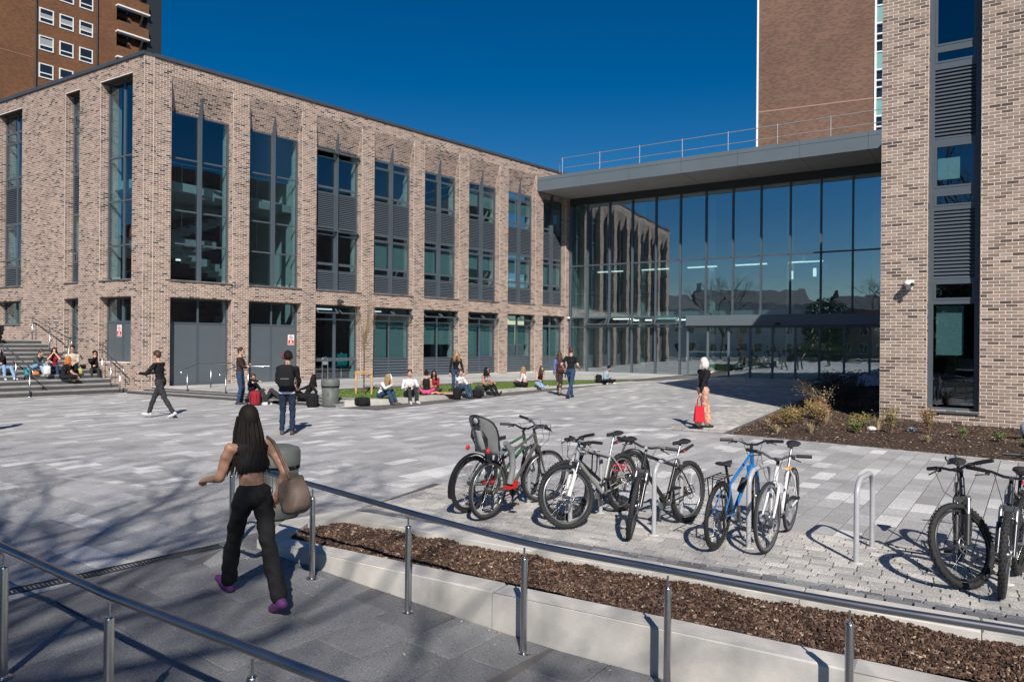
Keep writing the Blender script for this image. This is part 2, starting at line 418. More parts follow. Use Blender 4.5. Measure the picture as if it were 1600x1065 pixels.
# small setts under the bicycles
PS = [(.4, (.47, .455, .43)), (.35, (.41, .40, .385)), (.25, (.54, .52, .49))]
pave([[kp(-.6, .32), kp(14, .32), kp(14, SB), kp(-.65, SB)]], math.atan2(DW[0], DW[1]), .105, [.2, .2, .2], zp, PS, .012, 'sett', M_stone, plaza, n_single=300, thick=.04, jitter=.004)
PC = [(.5, (.19, .195, .21)), (.3, (.26, .265, .27)), (.2, (.15, .155, .17))]
pave([[kp(-.6, .003), kp(14, .003), kp(14, .318), kp(-.6, .318)]], math.atan2(DW[0], DW[1]), .14, [.14, .2], zp, PC, .02, 'cobble', M_stone, plaza, n_single=150, thick=.05, jitter=.008)
# sett margin beside the bed
sd_ = (.559, .829)
pave([[(3.62, 16.72), (4.70, 16.05), (14.4, 32.4), (13.05, 33.1)], [(4.62, 15.97), (4.75, 15.8), (17, 5.0), (17.2, 5.25)]], math.atan2(sd_[0], sd_[1]), .12, [.2, .25], zp, PS, .012, 'edge_sett', M_stone, plaza, n_single=120, thick=.05, jitter=.003)
# pale strip at the foot of the steps
PG = [(.6, (.47, .46, .44)), (.4, (.42, .41, .40))]
pave([[(-5.2, 21.35), (-14.6, 26.45), (-14.2, 26.9), (-4.6, 22.0)]], math.atan2(9.4, -5.1), .45, [.9, .9, 1.2], zp, PG, .008, 'pale_strip_stone', M_flag, plaza, n_single=60, thick=.06)
pave([[(-14.6, 26.45), (-17.4, 23.2), (-20.8, 19.5), (-21.4, 20.1), (-17.9, 23.8), (-14.9, 26.9)]], R_(41.9), .45, [.9, .9, 1.2], lambda x, y: zp(x, y)+.002, PG, .008, 'pale_strip_stone', M_flag, plaza, n_single=60, thick=.06)

# slot drains
dr = MB()
for a, b, w_ in (((-6.24, 22.1), (5.0, 16.35), .035), ((-4.95, 4.83), (-2.86, 7.17), .13)):
    d = Vector((b[0]-a[0], b[1]-a[1], 0)); L_ = d.length; d.normalize(); s_ = Vector((d.y, -d.x, 0))*w_/2
    A3 = Vector((*a, zp(*a)+.002)); B3 = Vector((*b, zp(*b)+.002))
    if w_ < .05: dr.add([A3-s_, A3+s_, B3+s_, B3-s_], [(0, 1, 2, 3)])
dr.build('slot_drain', M_dark, plaza)
a, b = Vector((-4.95, 4.83)), Vector((-2.86, 7.17)); dd = (b-a).normalized(); nn = Vector((dd.y, -dd.x)); n_ = int((b-a).length/.032)
ch = MB(); za = lambda p: zp(p.x, p.y)
for o in (-.07, .07): ch.bar((*(a+nn*o), za(a)+.003), (*(b+nn*o), za(b)+.003), .012, .02)
for i in range(n_):
    p = a+dd*(i+.5)*.032; ch.bar((*(p-nn*.065), za(p)+.002), (*(p+nn*.065), za(p)+.002), .012, .014)
ch.build('drain_grating', mat('cast_iron', (.045, .05, .055), rough=.6), plaza, kind='stuff')

# ---------------------------------------------------------------- planter between ramp and bicycles
def planter_wall():
    t = thing('planter_wall', 'low pale concrete wall and kerb around the long bark bed', 'wall')
    m = MB()
    def seg(t0, t1, w0, w1, zt, zb, name):
        b_ = MB(); ps = [q2(t0, w0), q2(t1, w0), q2(t1, w1), q2(t0, w1)]
        ar = sum(ps[j][0]*ps[(j+1) % 4][1]-ps[(j+1) % 4][0]*ps[j][1] for j in range(4))
        if ar < 0: ps = ps[::-1]
        cx = sum(p[0] for p in ps)/4; cy = sum(p[1] for p in ps)/4
        qs = [(x+(cx-x)*.012, y+(cy-y)*.03) for x, y in ps]
        v = [(x, y, zb) for x, y in ps]+[(x, y, zt-.012) for x, y in ps]+[(x, y, zt) for x, y in qs]
        b_.add(v, [(3, 2, 1, 0)]+[(j, (j+1) % 4, 4+(j+1) % 4, 4+j) for j in range(4)]+[(4+j, 4+(j+1) % 4, 8+(j+1) % 4, 8+j) for j in range(4)]+[(8, 9, 10, 11)])
        b_.build(name, M_conc, t)
    # wall towards the ramp, cast in bays
    for i in range(4): seg(-.82+i*2.6+.004, -.82+(i+1)*2.6-.004, -.44, -.22, .0, -.8, 'wall_bay')
    for i in range(9): seg(-.9+i*1.2+.003, -.9+(i+1)*1.2-.003, -1.66, -1.36, .005, -.6, 'kerb_stone')
    # slanted end kerb
    b_ = MB()
    p = [q2(-.822, -.44), q2(-.822, -.22), q2(-1.0, -.22), q2(-1.38, -.92), q2(-1.14, -1.66), q2(-.903, -1.66), q2(-.903, -1.36), q2(-1.06, -.95)]
    ar = sum(p[j][0]*p[(j+1) % 8][1]-p[(j+1) % 8][0]*p[j][1] for j in range(8))
    b_.prism(p if ar > 0 else p[::-1], -.6, .0); b_.build('end_kerb', M_conc, t)
    return t
planter_wall()
M_bark = mat('bark_mulch', rough=.95, attr=True, var=.25, vscale=40, bump=.5, bscale=120)
M_soil = mat('dark_soil', (.045, .03, .022), rough=1., var=.3, vscale=12, bump=1., bscale=60)
BC = [(.075, .038, .025), (.10, .055, .037), (.14, .082, .056), (.03, .017, .012), (.21, .135, .095)]
def bark(m, pts_fn, n, zf, size=(.018, .05)):
    for _ in range(n):
        x, y = pts_fn(); z = zf(x, y)+random.uniform(0, .02); L_ = random.uniform(*size); W_ = L_*random.uniform(.16, .42); a = random.uniform(0, 6.28)
        tl = random.uniform(-.28, .28); u = Vector((math.cos(a), math.sin(a), tl)).normalized(); v = Vector((-math.sin(a), math.cos(a), random.uniform(-.3, .3))).normalized()
        c = random.choice(BC) if random.random() < .96 else (.42, .34, .24); k = random.uniform(.6, 1.3); m.col = tuple(q*k for q in c); nz = u.cross(v)*random.uniform(.003, .008); C_ = Vector((x, y, z))
        u = u*L_/2; v = v*W_/2
        m.add([C_-u-v-nz, C_+u-v-nz, C_+u+v-nz, C_-u+v-nz, C_-u*.8-v*.6+nz, C_+u*.8-v*.7+nz, C_+u*.7+v*.8+nz, C_-u*.9+v*.6+nz],
              [(4, 5, 6, 7), (0, 1, 5, 4), (1, 2, 6, 5), (2, 3, 7, 6), (3, 0, 4, 7)])
from mathutils import noise as mnoise
def zb1(x, y): return -.055+.035*mnoise.noise(Vector((x*2.3, y*2.3, 0)))+.012*mnoise.noise(Vector((x*9, y*9, 3)))
sb = MB(); sb.smooth = True
for i in range(150):
    for j in range(11):
        t0 = -1.3+i*.075; w0 = -1.40+j*.09
        ps = [q2(t0, w0), q2(t0, w0+.09), q2(t0+.075, w0+.09), q2(t0+.075, w0)]
        if t0+.04 < -1.2 and not (-1.3 < w0 < -.7): continue
        if t0 < -1.2: continue
        sb.add([(x, y, zb1(x, y)) for x, y in ps], [(0, 1, 2, 3)])
ar_ = None
bed_o = sb.build('planting_soil', M_soil, kind='structure')
bk = MB()
def rp():
    while True:
        t_ = random.uniform(-1.0, 7.5)if random.random() < .85 else random.uniform(-1, 10); w_ = random.uniform(-1.35, -.45)
        if t_ > -1.03+.25*abs(w_+.95): return q2(t_, w_)
bark(bk, rp, 36000, zb1, (.008, .040)); bk.build('bark_mulch', M_bark, kind='stuff')

def litter():
    m = MB(); cols = [(.30, .20, .10), (.20, .12, .06), (.40, .30, .16), (.12, .10, .08), (.5, .5, .48)]
    for _ in range(420):
        t_ = random.uniform(-4, 9); w_ = random.choice((random.gauss(-.16, .03), random.gauss(-1.74, .06), random.uniform(-4.5, 2.4)))
        if -1.66 < w_ < -.24 : continue
        x, y = q2(t_, w_); z = (zramp(x, y) if w_ > -.3 and t_ > -1.3 else zp(x, y))+.004; a = random.uniform(0, 6.28); s_ = random.uniform(.006, .02); m.col = random.choice(cols)
        u = Vector((math.cos(a), math.sin(a), random.uniform(0, .3)))*s_; v = Vector((-math.sin(a), math.cos(a), random.uniform(0, .3)))*s_*.5; c = Vector((x, y, z+.003))
        m.add([c-u, c+v, c+u, c-v], [(0, 1, 2, 3)])
    m.build('leaf_litter', M_bark, kind='stuff')
litter()
# ---------------------------------------------------------------- bed beside the near block
def zb2(x, y):
    u = (x-K_N[0])*.829+(y-K_N[1])*(-.559); v = (x-K_N[0])*.559+(y-K_N[1])*.829   # v: distance behind the front wall line
    e = min(1, max(0, edge2(x, y))/1.1)
    return zp(x, y)-.02+e*(.19+.09*mnoise.noise(Vector((x*.8, y*.8, 1))))+.03*mnoise.noise(Vector((x*3, y*3, 5)))
BED2 = [(4.80, 15.98), (17.2, 5.0), (17.4, 11.4), (8.80, 17.29), (17.5, 30.1), (14.5, 32.4)]
def edge2(x, y):   # distance in from the two open edges
    a = ((x-4.8)*(5.0-15.98)-(y-15.98)*(17.2-4.8))/math.hypot(12.4, 10.98); b = ((x-4.8)*(32.4-15.98)-(y-15.98)*(14.5-4.8))/math.hypot(16.42, 9.7)
    return min(-a, b)
def in_bed2(x, y):
    if edge2(x, y) < 0: return False
    u = (x-K_N[0])*.829+(y-K_N[1])*(-.559); v = (x-K_N[0])*.559+(y-K_N[1])*.829
    if u > 0 and v > 0: return False
    return x < 17.4 and y < 32.6
s2 = MB(); s2.smooth = True; sheet(s2, 4.4, 17.6, 4.8, 32.6, 66, 139, zb2, in_bed2)
s2.build('planting_soil', M_soil, kind='structure')
bk = MB()
def rp2():
    while True:
        x = random.uniform(4.7, 15); y = random.uniform(6, 30)
        if random.random() < (16/y)**2 and in_bed2(x, y): return x, y
bark(bk, rp2, 20000, zb2, (.02, .055)); bk.build('bark_mulch', M_bark, kind='stuff')

# ---------------------------------------------------------------- raised walk, lawn and its curved kerb
Cc = Vector((-13.30, 26.70)); dR = Vector((.668, .744)); mR = Vector((-.744, .668))
kerb_pts = [(-5.02, 21.75), (-4.0, 22.45), (-3.2, 23.3), (-2.2, 24.65), (-1.3, 26.1), (-.4, 27.6), (.7, 29.0), (1.8, 30.4), (2.9, 31.6), (4.3, 33.1), (6.0, 34.9)]
def zk(i): return .15-.08*i/10
kt = thing('lawn_kerb', 'pale curved granite kerb edging the strip of lawn', 'kerb')
for i in range(10):
    a, b = Vector(kerb_pts[i]), Vector(kerb_pts[i+1]); d = (b-a).normalized(); n = Vector((-d.y, d.x))
    for h in range(2):
        p = a+(b-a)*(h/2)+d*.004; q = a+(b-a)*((h+1)/2)-d*.004
        m = MB(); m.prism([tuple(p), tuple(q), tuple(q+n*.38), tuple(p+n*.38)], -.3, lambda x, y, i=i: zk(i)); m.build('kerb_stone', M_conc, kt)
path_in = [(-6.45, 26.3), (-4.2, 28.75), (-2.6, 30.3), (-.6, 32.2), (1.2, 33.6), (3.2, 34.6), (5.9, 35.25)]
M_grass = mat('lawn_grass', rough=.9, attr=True, var=.2, vscale=2.5)
gp = kerb_pts[:]; poly = [(p[0]-.25, p[1]+.22) for p in kerb_pts]+path_in[::-1]+[(-6.05, 23.3)]
gm = MB(); gm.col = (.09, .13, .03)
gm.add([(x, y, .10) for x, y in poly], [tuple(range(len(poly)))])
gm.build('lawn', mat('lawn_soil', (.07, .09, .03), rough=1., var=.2, vscale=3), kind='structure')
def inpoly(x, y, P):
    c = False; j = len(P)-1
    for i in range(len(P)):
        if (P[i][1] > y) != (P[j][1] > y) and x < (P[j][0]-P[i][0])*(y-P[i][1])/(P[j][1]-P[i][1])+P[i][0]: c = not c
        j = i
    return c
gb = MB(); cnt = 0
while cnt < 22000:
    x, y = random.uniform(-6.4, 6), random.uniform(21.9, 35.2)
    if not inpoly(x, y, poly): continue
    cnt += 1; a = random.uniform(0, 6.28); h = random.uniform(.03, .065); w_ = .012; k = random.uniform(.7, 1.3); gb.col = (.115*k, .185*k, .035*k)
    dx, dy = math.cos(a)*w_, math.sin(a)*w_; lx, ly = random.uniform(-.03, .03), random.uniform(-.03, .03)
    gb.add([(x-dx, y-dy, .10), (x+dx, y+dy, .10), (x+lx, y+ly, .10+h)], [(0, 1, 2)])
gb.build('grass', M_grass, kind='stuff')
# raised walk along the long wing
walk = bpy.data.objects.new('raised_walk', None); COL.objects.link(walk); walk['kind'] = 'structure'
Re = lambda s, n: tuple(Cc+dR*s+mR*n)
PW = [(.6, (.45, .445, .43)), (.4, (.40, .40, .39))]
def zw(x, y): return .19-.055*max(0, min(1, ((Vector((x, y))-Cc).dot(dR)-12)/12))
bd = MB(); bd.prism([Re(0, .3), Re(0, -.62), (-6.1, 22.55), (-6.1, 23.3), *path_in, (9.8, 41.3), Re(26, .3)], -.5, lambda x, y: zw(x, y)-.012); bd.build('walk_bed', M_joint, walk)
pave([[Re(.0, .0), Re(.0, -.62), (-6.1, 22.55), (-6.45, 26.3), Re(9, 0)]], R_(41.9), .45, [.9, 1.2], zw, PW, .008, 'flagstone', M_flag, walk, n_single=120, thick=.02)
pave([[Re(9, 0), (-6.45, 26.3), (-4.2, 28.75), (-2.6, 30.3), Re(14, 0)], [Re(14, 0), (-2.6, 30.3), (-.6, 32.2), (1.2, 33.6), Re(19, 0)], [Re(19, 0), (1.2, 33.6), (3.2, 34.6), (5.9, 35.25), (9.8, 41.3), (3.6, 45.5)]],
     R_(41.9), .45, [.9, 1.2], zw, PW, .008, 'flagstone', M_flag, walk, n_single=120, thick=.02)
# three shallow steps down to the plaza, and the wide flight at the corner
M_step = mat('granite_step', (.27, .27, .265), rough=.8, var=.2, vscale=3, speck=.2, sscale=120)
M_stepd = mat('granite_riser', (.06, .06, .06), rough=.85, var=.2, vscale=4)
fs = thing('entrance_steps', 'three shallow granite steps below the grey double doors', 'steps')
for i in range(3):
    o = .45*(2-i); m = MB(); zt = -.0+.063*(i+1)-.004
    A3, B3 = Vector((-14.05+.0, 26.35)), Vector((-5.25, 21.45)); nd = Vector((.49, .872)); p0 = A3+nd*(.35*i+.05); p1 = B3+nd*(.35*i+.05)
    m.prism([tuple(p0), tuple(p1), tuple(p1+nd*(.6 if i < 2 else .34)), tuple(p0+nd*(.6 if i < 2 else .34))], -.5, zt)
    m.build('step', M_step, fs)
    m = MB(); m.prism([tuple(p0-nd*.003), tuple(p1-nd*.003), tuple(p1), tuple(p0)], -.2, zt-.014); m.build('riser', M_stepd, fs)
st = thing('wide_staircase', 'broad grey granite steps rising beside the brick corner', 'steps')
Lo = Vector((-13.526, 26.448)); Ld = Vector((-.853, .522)); TR = .56; RS = .158
B0 = Vector((-14.3, 26.9))
for i in range(12):
    k0 = i*TR; k1 = k0+TR+(.02 if i < 11 else 6)
    def wallpt(k):   # where the nosing line meets the wall
        # B0+mR*k+dR*t on L wall line
        P = B0+mR*k; n = Vector((.522, .853)); t = ((Lo-P).dot(n))/(dR.dot(n)); return P+dR*(t-.01)
    a, b = wallpt(k0), wallpt(k1); m = MB(); zt = RS*(i+1)-.03
    m.prism([tuple(a), tuple(b), tuple(b-dR*9.5), tuple(a-dR*9.5)][::-1] if False else [tuple(a-dR*9.5), tuple(a), tuple(b), tuple(b-dR*9.5)], -.4, zt)
    m.build('step', M_step, st)
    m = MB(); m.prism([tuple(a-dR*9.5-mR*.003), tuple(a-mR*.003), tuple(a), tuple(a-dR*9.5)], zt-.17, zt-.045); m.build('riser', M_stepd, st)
def zstep(k): return RS*(max(0, min(11, math.floor(k/TR)))+1)-.03 if k >= 0 else zp(-15, 25)
# ================================================================ buildings
def mortar_cells(m, xs, zs, hole, y0=0., y1=.36):
    for i in range(len(xs)-1):
        for j in range(len(zs)-1):
            if not hole((xs[i]+xs[i+1])/2, (zs[j]+zs[j+1])/2): m.box((xs[i], y0, zs[j]), (xs[i+1], y1, zs[j+1]))
def xf_apply(m, X):
    m.v = [tuple(X @ Vector(p)) for p in m.v]
def reveal_bricks(store, x, z0, z1, side, X, D=.34):
    # side +1: jamb at the right of the opening (faces -x); -1: jamb at the left (faces +x)
    if side > 0: O, U, N = (x, D, z0), (0, -1, 0), (-1, 0, 0)
    else: O, U, N = (x, 0, z0), (0, 1, 0), (1, 0, 0)
    put_x(store, O, U, (0, 0, 1), N, course_bricks(D, z1-z0, []), X)
def put_x(store, O, U, V, N, rects, X, **k):
    if X is not None:
        R3 = X.to_3x3(); O = X @ Vector(O); U = R3 @ Vector(U); V = R3 @ Vector(V); N = R3 @ Vector(N)
    put_bricks(store, O, U, V, N, rects, **k)

def window(par, s0, s1, y, z0, z1, rows, X=None, mull=True, fin=None, fw=.07, mw_=.10, g=None, blind=None):
    """frame with its panes, slats and sashes. rows: (z0,z1,kind)"""
    g = g or M_glass
    def B(m, name, mt, p, **kw):
        if X is not None: xf_apply(m, X)
        return m.build(name, mt, p, **kw)
    fr = MB(); d0, d1 = y, y+.09
    fr.box((s0, d0, z0), (s0+fw, d1, z1)); fr.box((s1-fw, d0, z0), (s1, d1, z1)); fr.box((s0+fw, d0, z0), (s1-fw, d1, z0+.06)); fr.box((s0+fw, d0, z1-.06), (s1-fw, d1, z1))
    cols = [(s0+fw, s1-fw)]; mid = (s0+s1)/2
    if mull: fr.box((mid-mw_/2, d0-.002, z0+.06), (mid+mw_/2, d1, z1-.06)); cols = [(s0+fw, mid-mw_/2), (mid+mw_/2, s1-fw)]
    prev = None
    for (a, b, k) in rows:
        if prev is not None and a-prev > .01:
            for c0, c1 in cols: fr.box((c0, d0+.003, prev), (c1, d1-.003, a))
        prev = b
    fo = B(fr, 'window', M_frame, par)
    for (a, b, k) in rows:
        for ci, (c0, c1) in enumerate(cols):
            if k in ('pane', 'vent', 'blind', 'halfblind'):
                m = MB(); ins = .045 if k == 'vent' else .012
                if k == 'vent':
                    sa = MB(); ym = d0-.006
                    sa.box((c0, ym, a), (c1, ym+.05, a+.045)); sa.box((c0, ym, b-.045), (c1, ym+.05, b)); sa.box((c0, ym, a+.045), (c0+.05, ym+.05, b-.045)); sa.box((c1-.05, ym, a+.045), (c1, ym+.05, b-.045))
                    B(sa, 'sash', M_frame, fo)
                    ins = .05
                m.box((c0+ins-.002, d0+.03, a+ins-.007), (c1-ins+.002, d0+.045, b-ins+.007)); B(m, 'pane', g, fo)
            if k in ('blind', 'halfblind'):
                m = MB(); bot = a if k == 'blind' else a+(b-a)*.38
                m.box((c0+.02, d1+.06, bot), (c1-.02, d1+.065, b)); B(m, 'blind', M_blind, fo)
            if k == 'panel':
                m = MB(); m.box((c0+.004, d0+.02, a+.004), (c1-.004, d0+.06, b-.004)); B(m, 'door_leaf', M_panel, fo)
            if k == 'open':       # top hung light standing open
                m = MB(); gl = MB(); H = b-a; th = R_(52)
                def tr(x, u, v): # u down the sash, v thickness
                    return (x, d0-.01-u*math.sin(th)-v*math.cos(th), b-u*math.cos(th)+v*math.sin(th))
                def rb_(x0, x1, u0, u1, v0, v1, mm):
                    c = [tr(x, u, v) for v in (v0, v1) for x, u in ((x0, u0), (x1, u0), (x1, u1), (x0, u1))]
                    mm.add(c, [(0, 1, 2, 3), (7, 6, 5, 4), (0, 4, 5, 1), (1, 5, 6, 2), (2, 6, 7, 3), (3, 7, 4, 0)])
                rb_(c0, c1, 0, .05, 0, .05, m); rb_(c0, c1, H-.05, H, 0, .05, m); rb_(c0, c0+.05, .05, H-.05, 0, .05, m); rb_(c1-.05, c1, .05, H-.05, 0, .05, m)
                rb_(c0+.045, c1-.045, .045, H-.045, .015, .028, gl); B(m, 'sash', M_frame, fo); B(gl, 'pane', g, fo)
        if k.startswith('louvre'):
            p = .083 if k == 'louvre' else .125; n = int((b-a)/p)
            bk_ = MB(); bk_.box((s0+fw, d0+.065, a), (s1-fw, d0+.085, b)); B(bk_, 'louvre_back', M_dark, fo)
            for c0, c1 in cols:
                for i in range(n):
                    z = a+(i+.5)*(b-a)/n; hh = (b-a)/n
                    m = MB(); m.add([(c0, d0+.004, z-hh*.42), (c1, d0+.004, z-hh*.42), (c1, d0+.055, z+hh*.30), (c0, d0+.055, z+hh*.30),
                                     (c0, d0+.004, z-hh*.28), (c1, d0+.004, z-hh*.28), (c1, d0+.055, z+hh*.44), (c0, d0+.055, z+hh*.44)],
                                    [(0, 3, 2, 1), (4, 5, 6, 7), (0, 1, 5, 4), (1, 2, 6, 5), (2, 3, 7, 6), (3, 0, 4, 7)])
                    B(m, 'slat', M_frame, fo)
    m = MB(); m.box((s0-.02, d1+.003, z0), (s0+.015, d1+.42, z1)); m.box((s1-.015, d1+.003, z0), (s1+.02, d1+.42, z1)); B(m, 'inner_reveal', M_wallin, fo)
    if fin:
        yt, zf0, pts = fin; m = MB(); x0, x1 = mid-.03, mid+.03
        n_ = len(pts); m.add([(x0, yy, zz) for yy, zz in pts]+[(x1, yy, zz) for yy, zz in pts],
              [tuple(range(n_-1, -1, -1)), tuple(range(n_, 2*n_))]+[(i, (i+1) % n_, n_+(i+1) % n_, n_+i) for i in range(n_)])
        B(m, 'fin', M_frame, fo)
    return fo

# ---------------------------------------------------------------- the long wing
R_mw = frame_mw(Cc, dR, mR); L_mw = frame_mw(Lo, Vector((.853, -.522)), Vector((.522, .853))); XL = R_mw.inverted() @ L_mw
wing = thing('college_wing', 'three storey buff brick wing with tall grey windows and fins', 'building', mw=R_mw)
bays = [(.65+3.143*i, .65+3.143*i+(2.43 if i < 7 else 2.2)) for i in range(8)]; ZG0, ZG1, ZU0, ZU1, ZS = .17, 3.53, 4.17, 10.63, 11.85; ZT = 12.35
def holeR(x, z): return any(a < x < b for a, b in bays) and (ZG0 < z < ZG1 or ZU0 < z < ZS)
m = MB(); mortar_cells(m, [-.34]+[v for b in bays for v in b]+[25.25], [-.3, ZG0, ZG1, ZU0, ZU1, ZS, ZT], holeR)
for a, b in bays:
    m.add([(a, .36, ZU1), (b, .36, ZU1), (b, 0, ZS), (a, 0, ZS), (a, .5, ZU1), (b, .5, ZU1), (b, .5, ZS), (a, .5, ZS)], [(0, 1, 2, 3), (0, 4, 5, 1), (4, 0, 3, 7), (1, 5, 6, 2), (7, 3, 2, 6)])
m.box((25.05, .2, -.3), (25.25, 2.5, ZT))
lo_open = [(-2.87, -.72), (-5.43, -4.35), (-11.08, -8.93)]
def holeL(x, z):
    if -2.87 < x < -.72: return 1.07 < z < 3.53 or 4.17 < z < 11.82
    if -5.43 < x < -4.35: return 1.40 < z < 3.53 or 4.17 < z < 11.82
    if -11.08 < x < -8.93: return 2.51 < z < 3.53 or 4.17 < z < 11.82
    return False
m2 = MB(); mortar_cells(m2, [-22, -11.08, -8.93, -5.43, -4.35, -2.87, -.72, 0], [-.3, 1.07, 1.40, 2.51, 3.53, 4.17, 11.82, ZT], holeL, 0, .34)
xf_apply(m2, XL); m.v, base = m.v, len(m.v)
k = len(m.v); m.v += m2.v; m.f += [tuple(i+k for i in f) for f in m2.f]; m.mi += m2.mi; m.sm += m2.sm; m.c += m2.c
m.build('wall', M_mort, wing)
# roof, back and floors
m = MB()
poly = [(-.2, .3), (25.2, .3), (25.2, 13.5), (-.2, 13.5)]
Lcorner = [tuple((XL @ Vector((x, y, 0)))[:2]) for x, y in ((-22, .3), (-22, 13), (0.2, 13), (0, .3))]
for z0, z1, mt, nm in ((-.2, .13, M_floorin, 'floor'), (3.72, 4.05, M_wallin, 'floor'), (7.75, 8.08, M_wallin, 'floor'), (12.0, 12.3, M_cop, 'roof')):
    m = MB(); x0 = 6.7 if nm == 'floor' and z0 > 3 else .4
    m.box((x0, .62, z0), (25.1, 9, z1))
    mm = MB(); mm.box((-21.8, .55, z0+.002), (-.6, 9, z1+.002)); xf_apply(mm, XL)
    k = len(m.v); m.v += mm.v; m.f += [tuple(i+k for i in f) for f in mm.f]; m.mi += mm.mi; m.sm += mm.sm; m.c += mm.c
    m.build(nm, mt, wing)
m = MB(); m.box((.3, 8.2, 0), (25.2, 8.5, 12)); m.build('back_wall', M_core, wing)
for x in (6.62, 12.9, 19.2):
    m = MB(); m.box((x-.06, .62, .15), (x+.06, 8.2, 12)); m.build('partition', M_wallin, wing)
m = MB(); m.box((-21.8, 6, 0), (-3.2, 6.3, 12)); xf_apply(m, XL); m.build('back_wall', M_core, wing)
# coping
m = MB(); m.box((-.0, -.06, ZT), (25.3, .5, ZT+.13)); m.box((-.36, -.02, ZT), (0, .5, ZT+.10)); m.build('coping', M_cop, wing)
m = MB(); m.box((-22, -.06, ZT), (.03, .5, ZT+.13)); xf_apply(m, XL); m.build('coping', M_cop, wing)
m = MB(); m.box((-.012, -.012, -.1), (.012, .02, ZT)); m.build('movement_joint', mat('joint_mastic', (.62, .53, .46), rough=.9), wing)
# bricks
store = []
holes = [(a+.34, b+.34, 0.17+.3, 3.53+.3) for a, b in bays]+[(a+.34, b+.34, 4.17+.3, ZS+.3) for a, b in bays]
put_bricks(store, (-.34, 0, -.3), (1, 0, 0), (0, 0, 1), (0, -1, 0), [r for r in course_bricks(25.59, 12.65, holes) ])
sl = Vector((0, -.36, ZS-ZU1)); sll = sl.length; sl.normalize()
for a, b in bays:
    put_bricks(store, (a, .36, ZU1), (1, 0, 0), sl, Vector((0, -(ZS-ZU1), -.36)).normalized(), course_bricks(b-a, sll, []))
    for z0, z1 in ((ZG0, ZG1), (ZU0, ZU1)):
        reveal_bricks(store, b, z0, z1, 1, None, .36); reveal_bricks(store, a, z0, z1, -1, None, .36)
    for kk in range(16):
        zz = ZU1+kk*.075; wd = .36*(ZS-zz-.075)/(ZS-ZU1)
        if wd > .04:
            put_bricks(store, (b, wd, zz), (0, -1, 0), (0, 0, 1), (-1, 0, 0), [(0, wd, 0, .075)])
            put_bricks(store, (a, 0, zz), (0, 1, 0), (0, 0, 1), (1, 0, 0), [(0, wd, 0, .075)])
hl = [(22-2.87, 22-.72, 1.37, 3.83), (22-2.87, 22-.72, 4.47, 12.12), (22-5.43, 22-4.35, 1.70, 3.83), (22-5.43, 22-4.35, 4.47, 12.12), (22-11.08, 22-8.93, 2.81, 3.83), (22-11.08, 22-8.93, 4.47, 12.12)]
put_x(store, (-22, 0, -.3), (1, 0, 0), (0, 0, 1), (0, -1, 0), course_bricks(22, 12.65, hl), XL)
for (a, b), gz0 in zip(lo_open, (1.07, 1.40, 2.51)):
    for z0, z1 in ((gz0, 3.53), (4.17, 11.82)):
        reveal_bricks(store, a, z0, z1, -1, XL); reveal_bricks(store, b, z0, z1, 1, XL)
def near_key(t):
    p = R_mw @ t[0][0]; fz = p.y
    return 1/fz if in_view(p.x, p.y, p.z, 1.0) and (t[0][1]-t[0][0]).length > .2 else 0
build_bricks(store, M_brick, wing, key=near_key)
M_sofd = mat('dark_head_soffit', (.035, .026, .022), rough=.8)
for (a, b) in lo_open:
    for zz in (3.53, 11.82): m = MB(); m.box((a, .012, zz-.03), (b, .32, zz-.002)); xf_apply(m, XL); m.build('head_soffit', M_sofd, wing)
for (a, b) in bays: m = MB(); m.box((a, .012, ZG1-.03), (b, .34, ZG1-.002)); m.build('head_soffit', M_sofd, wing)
# windows of the long front
fp = [(.36, 4.20), (.15, 4.20), (.15, ZS-.15/.36*(ZS-ZU1)+.02), (.36, ZU1+.02)]
rows_off = lambda v1='vent', v2='vent', p='pane', q='blind': [(4.23, 4.98, 'louvre'), (5.06, 5.38, 'vent'), (5.45, 6.68, q), (6.74, 7.0, v2), (7.06, 8.53, 'louvre'), (8.58, 8.84, 'vent'), (8.9, 10.17, p), (10.22, 10.57, v1)]
for i, (a, b) in enumerate(bays):
    if i < 2:
        window(wing, a, b, .34, ZU0, ZU1, [(4.30, 5.58, 'pane'), (5.64, 6.85, 'pane'), (6.91, 8.85, 'pane'), (8.91, 10.57, 'pane')], fin=(0, 0, fp), mw_=.11)
        window(wing, a, b, .34, ZG0, ZG1, [(.19, 2.54, 'panel'), (2.60, 3.47, 'pane')], mw_=.06)
    else:
        if i == 2: r = rows_off('open', 'open', 'pane', 'pane')
        elif i in (5, 6): r = rows_off('vent', 'vent', 'halfblind', 'halfblind')
        else: r = rows_off()
        window(wing, a, b, .34, ZU0, ZU1, r, fin=(0, 0, fp), mw_=.12)
        if i == 2: window(wing, a, b, .34, ZG0, ZG1, [(.25, 1.0, 'pane'), (1.15, 2.86, 'pane'), (2.93, 3.47, 'open')], mw_=.14)
        else: window(wing, a, b, .34, ZG0, ZG1, [(.23, 1.05, 'wide_louvre' if False else 'louvre2'), (1.11, 2.86, 'blind' if i in (3, 5, 7) else 'halfblind'), (2.93, 3.47, 'open' if i < 7 else 'vent')], mw_=.08)
    for zc in (ZU0, ):
        m = MB(); m.box((a+.0, -.045, zc-.035), (b, .34, zc-.004)); m.build('sill', M_frame, wing)
